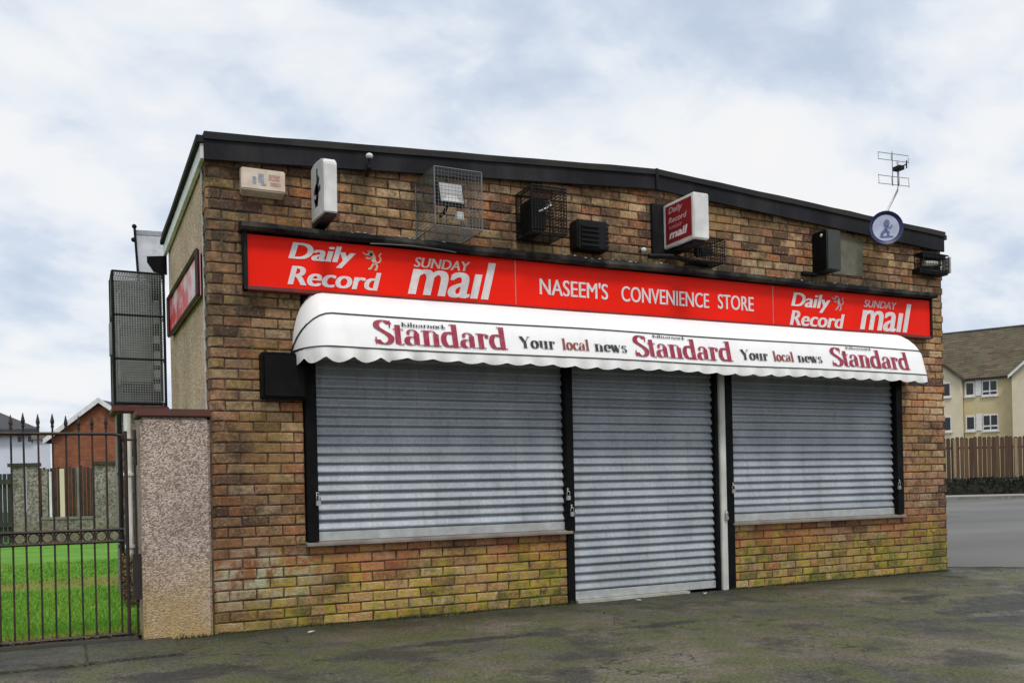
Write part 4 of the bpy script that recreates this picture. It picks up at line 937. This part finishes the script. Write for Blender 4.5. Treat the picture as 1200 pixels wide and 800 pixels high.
# rear yard wall with pipes
t = thing('yard_wall', 'grey roughcast wall behind the pier, below the equipment cage', 'wall', (-.25, 2.9, 0))
mb = MB(); mb.box(-.485, -.02, 2.86, 3.42, -.06, 1.82); mb.build('wall', 'harl_far', t)
mb = MB(); mb.box(-.53, -.012, 2.82, 3.46, 1.822, 1.885); mb.build('coping', 'coping', t, bevel=.01)
def pipe(x, y, r, z1, m, label):
    mb = MB(); mb.tube([(x, y, 0), (x, y, z1)], r, 10)
    for z in (.5, 1.2): mb.tube([(x, y, z), (x, y, z+.03)], r*1.35, 10)
    one('drainpipe', mb, m, label, 'drainpipe', (x, y, 0))
pipe(-.405, 2.78, .035, 1.80, 'clean_white', 'white drainpipe on the grey wall behind the railing end')
pipe(-.475, 2.80, .022, 1.80, 'black', 'thin black pipe left of the white drainpipe')
pipe(-.315, 2.77, .022, 1.80, 'stone_grey', 'thin grey pipe between the white drainpipe and the pier')
# equipment cabinet in a cage
t = thing('equipment_cage', 'tall dark wire cage round a grey cabinet, beside the rear of the side wall', 'cage', (-.25, 3.0, 1.89))
CX0, CX1, CY0, CY1, CZ0, CZ1 = -.505, -.035, 2.88, 3.34, 1.915, 3.205
mb = MB()
for x in (CX0, CX1):
    for y in (CY0, CY1): mb.tube([(x, y, CZ0-.03), (x, y, CZ1)], .013, 4)
for z in (CZ0, 2.35, 2.78, CZ1): mb.tube([(CX0, CY0, z), (CX1, CY0, z), (CX1, CY1, z), (CX0, CY1, z), (CX0, CY0, z)], .011, 4)
mb.build('cage_frame', 'black', t)
mb = MB(); WR = .0042
for i in range(1, 20):
    x = CX0+(CX1-CX0)*i/20; mb.tube([(x, CY0, CZ0), (x, CY0, CZ1), (x, CY1, CZ1)], WR, 3, False)
for i in range(1, 19):
    y = CY0+(CY1-CY0)*i/19; mb.tube([(CX0, y, CZ0), (CX0, y, CZ1), (CX1, y, CZ1)], WR, 3, False)
for k in range(1, 54):
    z = CZ0+(CZ1-CZ0)*k/54; mb.tube([(CX0, CY1, z), (CX0, CY0, z), (CX1, CY0, z)], WR, 3, False)
mb.build('wire_mesh', 'grey_box', t, kind='stuff')
t = thing('cabinet', 'grey sheet metal cabinet with pipes inside the tall wire cage', 'cabinet', (-.27, 3.1, 1.95))
mb = MB(); mb.box(-.435, -.150, 2.96, 3.28, 2.12, 3.14); mb.build('casing', 'grey_box', t, bevel=.015)
mb = MB(); mb.prism([(-.425, 2.95, 2.04), (-.12, 2.95, 2.04), (-.155, 2.98, 2.115), (-.395, 2.98, 2.115)], (0, .3, 0)); mb.build('base_tray', 'frame_black', t)
mb = MB(); mb.box(-.49, -.04, 3.30, 3.325, 1.93, 3.19); mb.build('rear_sheet', 'grey_box', t)
mb = MB(); mb.tube([(-.455, 2.93, 2.1), (-.455, 2.93, 3.0), (-.43, 3.0, 3.03)], .014, 6); mb.build('copper_pipe', 'white_pvc', t)
for a, b in ((2.05, 2.12), (2.17, 2.26), (2.3, 2.44), (2.52, 2.6), (2.72, 2.95)):
    mb = MB(); mb.box(-.135, -.075, 2.93, 2.99, a, b); mb.build('relay_box', 'white_pvc', t, bevel=.006)
mb = MB(); mb.box(-.145, -.05, 2.995, 3.2, 1.95, 3.17); mb.build('dark_panel', 'frame_black', t)
mb = MB(); mb.box(-.535, -.508, 3.0, 3.15, 2.40, 2.72); mb.build('junction_box', 'grey_box', t, bevel=.005)
# pale panel on post behind the cage
t = thing('pale_screen_panel', 'pale translucent panel on a black post above the equipment cage', 'panel', (-.2, 3.5, 1.9))
mb = MB(); mb.prism([(-.225, 3.5, 3.33), (.04, 3.5, 3.25), (.06, 3.5, 3.80), (-.24, 3.5, 3.79)], (0, .02, 0)); mb.build('sheet', simple('translucent_white_sheet', (.66, .68, .74), .4, dirtamt=.3), t)
mb = MB(); mb.prism([(-.24, 3.495, 3.74), (.06, 3.495, 3.75), (.06, 3.495, 3.80), (-.24, 3.495, 3.79)], (0, .004, 0)); mb.build('top_strip', simple('grey_strip', (.35, .37, .42), .4), t)
mb = MB(); mb.tube([(-.205, 3.48, 1.9), (-.225, 3.48, 3.3), (-.25, 3.48, 3.80)], .014, 6); mb.sphere((-.252, 3.48, 3.82), .025); mb.sphere((-.262, 3.48, 3.68), .025); mb.build('post', 'black', t)
mb = MB(); mb.prism([(-.14, BK+.0, 3.18), (-.02, BK, 3.16), (-.02, BK, 3.34), (-.20, BK, 3.32), (-.20, BK, 3.27)], (0, .04, 0)); one('gutter_bracket', mb, 'frame_black', 'small black wedge bracket at the lower end of the side roof edge', 'bracket', (-.1, BK, 3.2))

# iron railing
t = thing('iron_railing', 'black spear-topped iron railing with a row of rings, left of the pebbledashed pier', 'railing', (-1.6, .1, 0))
PB = .0829; FX1 = -.60; FY = .105
def bar_mesh():
    mb = MB(); mb.tube([(0, 0, -.03), (0, 0, 1.50)], .0072, 6); return mb.mesh('bar', M['iron'])
def spear_mesh():
    mb = MB(); mb.tube([(0, 0, 1.475), (0, 0, 1.49), (0, 0, 1.496), (0, 0, 1.52), (0, 0, 1.575)], [.008, .013, .009, .015, .002], 6); return mb.mesh('spearhead', M['iron'])
def ring_mesh():
    mb = MB(); mb.ring((0, 0, 0), (1, 0, 0), (0, 0, 1), .0335, .0055, 16, 5); return mb.mesh('ring', M['iron'], smooth=True)
bm_, sm_, rm_ = bar_mesh(), spear_mesh(), ring_mesh()
k = 0; x = -.700
while x > -2.9:
    o = bpy.data.objects.new('bar', bm_); o.parent = t; o.location = (x-t.location.x, FY-t.location.y, 0); o.rotation_euler = (random.uniform(-.004, .004), random.uniform(-.006, .006), 0); col.objects.link(o)
    s_ = bpy.data.objects.new('spearhead', sm_); s_.parent = o; s_.scale = (1, 1, 1); s_.location = (0, 0, random.uniform(-.01, .006)); col.objects.link(s_)
    r_ = bpy.data.objects.new('ring', rm_); r_.parent = t; r_.location = (x+PB/2-t.location.x, FY-t.location.y, .735); r_.rotation_euler = (0, random.uniform(0, .3), random.uniform(-.1, .1)); col.objects.link(r_)
    x -= PB
o = bpy.data.objects.new('bar', bm_); o.parent = t; o.location = (-.62-t.location.x, FY-t.location.y, 0); o.scale = (1, 1, .94); col.objects.link(o)
for z, r_ in ((1.440, .011), (.776, .010), (.694, .010)):
    mb = MB(); pts = [(-3.0, FY-.012, z), (-.60, FY-.012, z)]
    if z > 1: pts = [(-3.0, FY-.012, z), (-.66, FY-.012, z), (-.60, FY-.012, z-.012), (-.575, FY-.012, z-.07)]
    mb.tube(pts, r_, 4); mb.build('rail', 'iron', t)
mb = MB(); mb.tube([(-3.0, FY-.012, .045), (-.55, FY-.012, .045)], .011, 4); mb.build('rail', 'iron', t)
for x in (-.575, -.518):
    mb = MB(); mb.tube([(x, FY-.01, -.03), (x, FY-.01, 1.46 if x < -.55 else 1.38)], .014 if x < -.55 else .009, 6); mb.build('end_post', 'iron', t)
mb = MB(); mb.tube([(-.575, FY-.01, 1.40), (-.50, FY-.012, 1.40)], .009, 5); mb.tube([(-.515, FY-.02, 1.47), (-.512, FY-.02, 1.22)], .011, 5); mb.build('latch', 'iron', t)
mb = MB(); mb.box(-.545, -.49, FY-.03, FY+.01, .28, .60); mb.build('lock_plate', 'iron', t)

def leaves(mb, c, ex, n, size, dens=None):
    for i in range(n):
        p = Vector((random.uniform(-1, 1), random.uniform(-1, 1), random.uniform(0, 1)))
        q = Vector((c[0]+p.x*ex[0], c[1]+p.y*ex[1], c[2]+p.z*ex[2]*(1+.15*mn.noise(Vector((p.x*3, p.y*3, 1))))))
        a = Vector((random.gauss(0, 1), random.gauss(0, 1), random.gauss(0, 1))).normalized()*size*random.uniform(.6, 1.3); b = a.cross(Vector((random.gauss(0, 1), random.gauss(0, 1), 1))).normalized()*size*.5
        mb.add([q-a, q-b*.9, q+a, q+b], [(0, 1, 2, 3)], random.random())
# brown shrub by the pier
t = thing('brown_shrub', 'low brown leafless-looking shrub at the lawn edge behind the railing end', 'shrub', (-.4, 2.2, 0))
mb = MB(); leaves(mb, (-.40, 2.2, .02), (.11, .40, .44), 1500, .018); mb.build('foliage', 'brown_leaf', t, tone=True)
mb = MB()
for i in range(9): mb.tube([(-.40+random.uniform(-.04, .04), 2.2, 0), (-.40+random.uniform(-.12, .12), 2.2+random.uniform(-.3, .3), random.uniform(.3, .5))], [.008, .003], 4)
mb.build('stem', 'dark_timber', t)

# far garden wall across the lawn
DW = 19.6
def bw(px, py, d=DW): return at(px, py, d)
gwL = thing('garden_wall', 'grey roughcast wall with dark coping across the far end of the lawn', 'wall', tuple(bw(60, 600).xy)+(0,))
def zfar(z): return z if z < .2 else 1.017+(z-1.017)*DW/23.5
def vbox(px0, px1, z0, z1, d0, d1, mbx=None):
    """upright block facing the viewer between two measured columns"""
    a = ray(px0, 569); b = ray(px1, 569); mbx = mbx or MB(); P = []
    for zz in ((zfar(z0), zfar(z1)) if d0 < 24 else (z0, z1)):
        for rr_, dd in ((a, d0), (b, d0), (b, d1), (a, d1)):
            q = CAM+rr_*dd; P.append((q.x, q.y, zz))
    return mbx.add(P, [(0, 3, 2, 1), (4, 5, 6, 7), (0, 1, 5, 4), (1, 2, 6, 5), (2, 3, 7, 6), (3, 0, 4, 7)])
for px0, px1 in ((15, 30.5), (31, 47), (111, 124), (124.5, 137.5)):
    vbox(px0, px1, -.05, 1.80, DW, DW+.25).build('wall_panel', 'harl_far', gwL, bevel=.01)
for px0, px1 in ((9, 49), (109, 141)): vbox(px0, px1, 1.80, 1.88, DW-.04, DW+.3).build('coping', 'dark_timber', gwL)
vbox(48, 110, -.05, .42, DW+.02, DW+.2).build('low_wall', 'harl_far', gwL); vbox(47.5, 110.5, .42, .48, DW, DW+.24).build('coping', 'stone_grey', gwL)
for px0, px1, m, z1 in ((57.5, 60.5, 'clean_white', 1.65), (70, 75.5, 'pale_render', 1.72), (49, 56, 'harl_far', 1.7), (90, 92.5, 'stone_grey', 1.75), (108, 110.5, 'stone_grey', 1.8)):
    vbox(px0, px1, .48, z1, DW+.03, DW+.2).build('post', m, gwL)
t = thing('timber_fence', 'dark upright boarding behind the gap in the far garden wall', 'fence', tuple(bw(90, 600, DW+1).xy)+(0,))
for i in range(16):
    a = 46+i*4.3; vbox(a, a+3.6, 0, 1.78+random.uniform(-.03, .05), DW+.9, DW+.95).build('board', 'dark_timber' if i % 4 else 'dark_brown_board', t)
t = thing('timber_gate', 'dark green boarded gate at the far left end of the lawn', 'gate', tuple(bw(5, 600, DW).xy)+(0,))
for i in range(9):
    a = -34+i*5.3; vbox(a, a+4.7, .05, 1.62, DW+.05, DW+.1).build('board', simple('dark_green_board', (.025, .032, .022), .8), t) if i == 0 else vbox(a, a+4.7, .05, 1.62, DW+.05, DW+.1).build('board', bpy.data.materials['dark_green_board'], t)
for z in (.25, 1.35): vbox(-36, 14, z, z+.12, DW-.0, DW+.045).build('rail', 'dark_timber', t)
vbox(-60, -36, -.05, 1.8, DW, DW+.25).build('wall_panel', 'harl_far', gwL)

# orange brick house
DH = 52
def hp(px, py, d): q = at(px, py, d); return q
t = thing('brick_house', 'orange brick gable-ended house with white verge boards beyond the lawn', 'house', tuple(hp(118, 600, DH).xy)+(0,))
eL = hp(62, 513, DH); ap = hp(118, 471, DH); wid = (ap-eL); eR = Vector((ap.x+wid.x, ap.y+wid.y, eL.z)); dep = vd*9
mb = MB(); mb.prism([(eL.x, eL.y, -.1), (eR.x, eR.y, -.1), tuple(eR), tuple(ap), tuple(eL)], tuple(dep)); mb.build('wall', 'orange_brick', t)
def slope(nm, e, a_, over, m, th=.14):
    d_ = Vector((e.x-a_.x, e.y-a_.y, e.z-a_.z)).normalized(); E_ = e+d_*over; up = Vector((0, 0, th)); f = -vd*.25
    mb = MB(); mb.prism([tuple(a_+f+Vector((0, 0, .01))), tuple(E_+f), tuple(E_+f+up), tuple(a_+f+up)], tuple(vd*9.5)); return mb.build(nm, m, t)
slope('roof', eL, ap, .5, 'slate'); slope('roof', eR, ap, .5, 'slate')
for e in (eL, eR):
    d_ = (e-ap).normalized(); E_ = e+d_*.5; f = -vd*.32; up = Vector((0, 0, .24)); mb = MB()
    mb.prism([tuple(ap+f-Vector((0, 0, .06))), tuple(E_+f-Vector((0, 0, .06))), tuple(E_+f+up), tuple(ap+f+up)], tuple(vd*.06)); mb.build('verge_board', 'clean_white', t)
# white house with dark roof
DZ = 62
t = thing('white_house', 'pale house with dark grey hipped roof at the left edge, beyond the railing', 'house', tuple(hp(0, 600, DZ).xy)+(0,))
zt = hp(30, 510, DZ).z
vbox(-130, 49, -.1, zt, DZ, DZ+8).build('wall', 'far_white', t)
vbox(-150, 45, zt, zt+.42, DZ-.5, DZ+8.5).build('eaves', 'slate', t)
a0, a1, b0, b1 = at(-150, 500, DZ-.5), at(46, 500, DZ-.5), at(-150, 500, DZ+8.5), at(46, 500, DZ+8.5); r0, r1 = at(-90, 470, DZ+4), at(-8, 478, DZ+4)
zr = at(-8, 480, DZ+4).z
mb = MB(); mb.add([(a0.x, a0.y, zt+.42), (a1.x, a1.y, zt+.42), (b1.x, b1.y, zt+.42), (b0.x, b0.y, zt+.42), (r0.x, r0.y, zr), (r1.x, r1.y, zr)], [(0, 1, 5, 4), (1, 2, 5), (2, 3, 4, 5), (3, 0, 4), (0, 3, 2, 1)]); mb.build('roof', 'slate', t)
for px in (22, 34): vbox(px, px+4, zt-.4, zt-.06, DZ-.08, DZ-.01).build('window', 'glass_dark', t)
vbox(-80, -60, 1.0, 2.4, DZ-.08, DZ-.01).build('window', 'glass_dark', t)
# low lean-to beside it
t = thing('outbuilding', 'pale outbuilding with thin grey roof between the two far houses', 'outbuilding', tuple(hp(52, 600, 58).xy)+(0,))
zt2 = at(52, 516, 58).z; vbox(40, 60, -.1, zt2, 57, 60).build('wall', 'far_white', t); vbox(38, 61, zt2, zt2+.28, 56.8, 60.3).build('roof', 'stone_grey', t)

# ================================================================== RIGHT SIDE
# close-boarded fence along the far pavement
DF = 44.0
t = thing('timber_fence', 'brown upright boarded fence across the road, above the dark hedge', 'fence', vp(20, DF))
zf = at(1150, 511, DF).z-.02
bme = MB(); bme.prism([(-.092, 0, 0), (.092, 0, 0), (.092, 0, zf-.06), (.05, 0, zf), (-.05, 0, zf), (-.092, 0, zf-.06)], (0, .025, 0)); bmesh_board = bme.mesh('board', M['timber'])
for i in range(95):
    a = 12+i*.215; p = vp(a, DF); o = bpy.data.objects.new('board', bmesh_board); o.parent = t; o.location = Vector(p)-t.location+Vector((0, 0, random.uniform(-.04, .03))); o.rotation_euler = (0, random.uniform(-.006, .006), -YAW); col.objects.link(o)
for z in (.6, 2.3):
    mb = MB(); mb.prism([vp(12, DF+.03, z), vp(33, DF+.03, z), vp(33, DF+.11, z), vp(12, DF+.11, z)], (0, 0, .1)); mb.build('rail', 'timber', t)
for a in (15.2, 18.2, 21.27, 24.2, 27.2, 30.2):
    mb = MB(); mb.obox(vp(a, DF-.07), vr, vd, .13, .1, zf-.1); mb.build('post', simple('pale_timber_post', (.30, .22, .13), .9) if a == 15.2 else bpy.data.materials['pale_timber_post'], t)
# hedge
t = thing('hedge', 'low dark clipped hedge along the foot of the fence across the road', 'hedge', vp(22, 43.4))
mb = MB()
for i in range(9000):
    a = random.uniform(12, 34); d = random.uniform(43.05, 43.75); h = .10+(.80+.08*mn.noise(Vector((a*1.7, 0, 0))))*math.sqrt(random.random())
    q = Vector(vp(a, d, h)); sz_ = random.uniform(.04, .09); u_ = Vector((random.gauss(0, 1), random.gauss(0, 1), random.gauss(0, 1))).normalized()*sz_; w_ = u_.cross(Vector((random.gauss(0, 1), random.gauss(0, 1), 1))).normalized()*sz_*.7
    mb.add([q-u_, q-w_, q+u_, q+w_], [(0, 1, 2, 3)], random.random())
mb.build('foliage', 'leaf', t, tone=True)
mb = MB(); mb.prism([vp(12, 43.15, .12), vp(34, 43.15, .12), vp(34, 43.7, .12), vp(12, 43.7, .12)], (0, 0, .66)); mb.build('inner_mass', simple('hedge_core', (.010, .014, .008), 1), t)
# gravel verge ground behind
# flats
A = at(1129, 443, 80); Bp = at(1186, 437, 77.8); u = Vector((Bp.x-A.x, Bp.y-A.y, 0)); FL = u.length; u.normalize(); n_ = Vector((u.y, -u.x, 0))
if n_.dot(vd) > 0: n_ = -n_
ze = A.z; O_ = Vector((A.x, A.y, 0))
t = thing('block_of_flats', 'cream rendered flats with brown tiled roof and white windows across the road', 'flats', tuple(O_))
def q3(s_, o_, z): return O_+u*s_+n_*o_+Vector((0, 0, z))
def fb(s0, s1, o0, o1, z0, z1, mbx=None):
    mbx = mbx or MB(); P = [q3(a, b, z) for z in (z0, z1) for a, b in ((s0, o1), (s1, o1), (s1, o0), (s0, o0))]
    return mbx.add(P, [(0, 3, 2, 1), (4, 5, 6, 7), (0, 1, 5, 4), (1, 2, 6, 5), (2, 3, 7, 6), (3, 0, 4, 7)])
SR = 5.2; zr_ = at(1150, 389.5, 85).z
fb(-.01, FL+.01, -9, 0, -.1, ze).build('wall', 'cream_render', t)
# roof as stepped tile rows (real relief), front slope then plain rear slope
mb = MB(); rows_ = 24
for r_ in range(rows_):
    f0, f1 = r_/rows_, (r_+1)/rows_; o0, o1 = .35-(SR+.35)*f0, .35-(SR+.35)*f1; z0, z1 = ze-.12+(zr_-ze+.12)*f0, ze-.12+(zr_-ze+.12)*f1
    s_ = -9.0+(.15 if r_ % 2 else 0)
    while s_ < FL+9:
        l = .55; mb.add([q3(s_, o0, z0+.06), q3(s_+l, o0, z0+.06), q3(s_+l, o1, z1+.005), q3(s_, o1, z1+.005), q3(s_, o0, z0-.01), q3(s_+l, o0, z0-.01)], [(0, 1, 2, 3), (4, 5, 1, 0)]); s_ += l
mb.add([q3(-9, -SR, zr_), q3(FL+9.3, -SR, zr_), q3(FL+9.3, -2*SR-.4, ze), q3(-9, -2*SR-.4, ze)], [(0, 1, 2, 3)])
rt = mb.build('roof', 'tile', t, tone=True)
mb = MB(); mb.tube([q3(-9, -SR, zr_+.02), q3(FL+9, -SR, zr_+.02)], .12, 6); mb.build('ridge_tiles', 'slate', t)
fb(.02, FL-.02, .06, .30, ze-.24, ze-.10).build('gutter', 'slate', t)
# wings with gables facing the road
def wing(s0, s1, out, m, verge):
    sm = (s0+s1)/2; zt_ = ze+3.3*min(1, (s1-s0)/7)
    mb = MB(); mb.prism([q3(s0, out, -.1), q3(s1, out, -.1), q3(s1, out, ze-.1), q3(sm, out, zt_), q3(s0, out, ze-.1)], tuple(-n_*(out+9))); mb.build('gable_wall', m, t)
    for e_ in (s0, s1):
        dl = -.25 if e_ < sm else .25
        mb = MB(); mb.prism([q3(sm, out+.25, zt_+.02), q3(e_+dl, out+.25, ze-.28), q3(e_+dl, out+.25, ze-.08), q3(sm, out+.25, zt_+.22)], tuple(-n_*(SR+out))); mb.build('wing_roof', 'tile', t)
        mb = MB(); mb.prism([q3(sm, out+.32, zt_-.12), q3(e_+dl, out+.32, ze-.42), q3(e_+dl, out+.32, ze-.14), q3(sm, out+.32, zt_+.16)], tuple(-n_*.06)); mb.build('verge_board', verge, t)
wing(-7.5, -.06, .8, 'pale_render', 'tile'); wing(FL+.06, FL+7.5, .8, 'pale_render', 'clean_white')
def wz(py, px=1150): return at(px, py, 79).z
# measured window columns, as fractions along the facade
def frac(px): return (px-1129)/57*FL
def window(s0, s1, z0, z1, panes, out=0):
    f = fb(s0, s1, out-.02, out+.05, z0, z1).build('window', 'clean_white', t)
    for a, b, c, d in panes:
        fb(s0+(s1-s0)*a, s0+(s1-s0)*b, out+.045, out+.062, z0+(z1-z0)*c, z0+(z1-z0)*d).build('pane', 'glass_dark', f)
    fb(s0-.08, s1+.08, out+.0, out+.14, z0-.12, z0-.002).build('sill', 'clean_white', f)
for (y0, y1) in ((463, 445.5), (504, 485.5)):
    z0, z1 = wz(y0), wz(y1)
    window(frac(1130.5), frac(1142), z0, z1, ((.16, .88, .12, .88),))
    window(frac(1151), frac(1169), z0-.05, z1, ((.06, .46, .34, .92), (.54, .94, .34, .92), (.06, .46, .08, .24), (.54, .94, .08, .24)))
    fb(frac(1143), frac(1150), .01, .05, z0, z1+.1).build('pale_panel', 'clean_white', t)
    window(-1.6, -.9, z0, z1, ((.1, .9, .1, .9),), .8)
    window(-4.6, -3.4, z0, z1, ((.1, .9, .1, .9),), .8)
    window(FL+2.2, FL+3.6, z0, z1, ((.1, .46, .1, .9), (.54, .9, .1, .9)), .8)
# small items on the ground
rr = random.Random(11)
def litter(px, py, w, label, m='litter'):
    p = ground_at(px, py, 0); mb = MB(); c = Vector((p.x, p.y, .012)); vs = [c+Vector((rr.uniform(.6, 1)*w*math.cos(a), rr.uniform(.4, .7)*w*math.sin(a), rr.uniform(0, .012))) for a in (0, 1.1, 2.2, 3.3, 4.4, 5.4)]
    mb.prism(vs, (0, 0, .006)); one('litter', mb, m, label, 'litter', tuple(c))
litter(365, 743, .030, 'crumpled pale scrap on the asphalt near the foot of the wall, leftmost of the scraps')
litter(748, 705, .035, 'small pale scrap on the asphalt in front of the door shutter')
litter(826, 697, .022, 'tiny pale scrap on the asphalt by the foot of the white post')
mb = MB()
for i in range(4200):
    x = rr.uniform(-1.4, 8.5); y = -abs(rr.gauss(0, 1.3))-.02; 
    if rr.random() > .5+mn.noise(Vector((x*1.2, y*1.2, 2))): continue
    r_ = rr.uniform(.002, .008)**1.0; mb.sphere((x, y, gz(x, y)+r_*.3), r_, (1.2, .9, .6), 5, 3)
tag(mb.build('grit', simple('loose_grit', (.11, .10, .085), .9, vary=.5, scale=20)), 'loose grit and small stones scattered on the asphalt', 'grit', kind='stuff')

# brown fallen leaves along the foot of the railing
mb = MB()
for i in range(1500):
    x = random.uniform(-2.6, -.42); y = .06+abs(random.gauss(0, .13)); z = .02+random.uniform(.008, .03)
    a = random.random()*6.28; w = random.uniform(.006, .016); t_ = random.uniform(-.006, .006)
    mb.add([(x-math.cos(a)*w, y-math.sin(a)*w, z+t_), (x+math.sin(a)*w*.5, y-math.cos(a)*w*.5, z), (x+math.cos(a)*w, y+math.sin(a)*w, z-t_), (x-math.sin(a)*w*.5, y+math.cos(a)*w*.5, z+.004)], [(0, 1, 2, 3)], random.random())
tag(mb.build('fallen_leaves', 'brown_leaf', tone=True), 'brown fallen leaves and dead grass along the foot of the iron railing', 'leaves', kind='stuff')
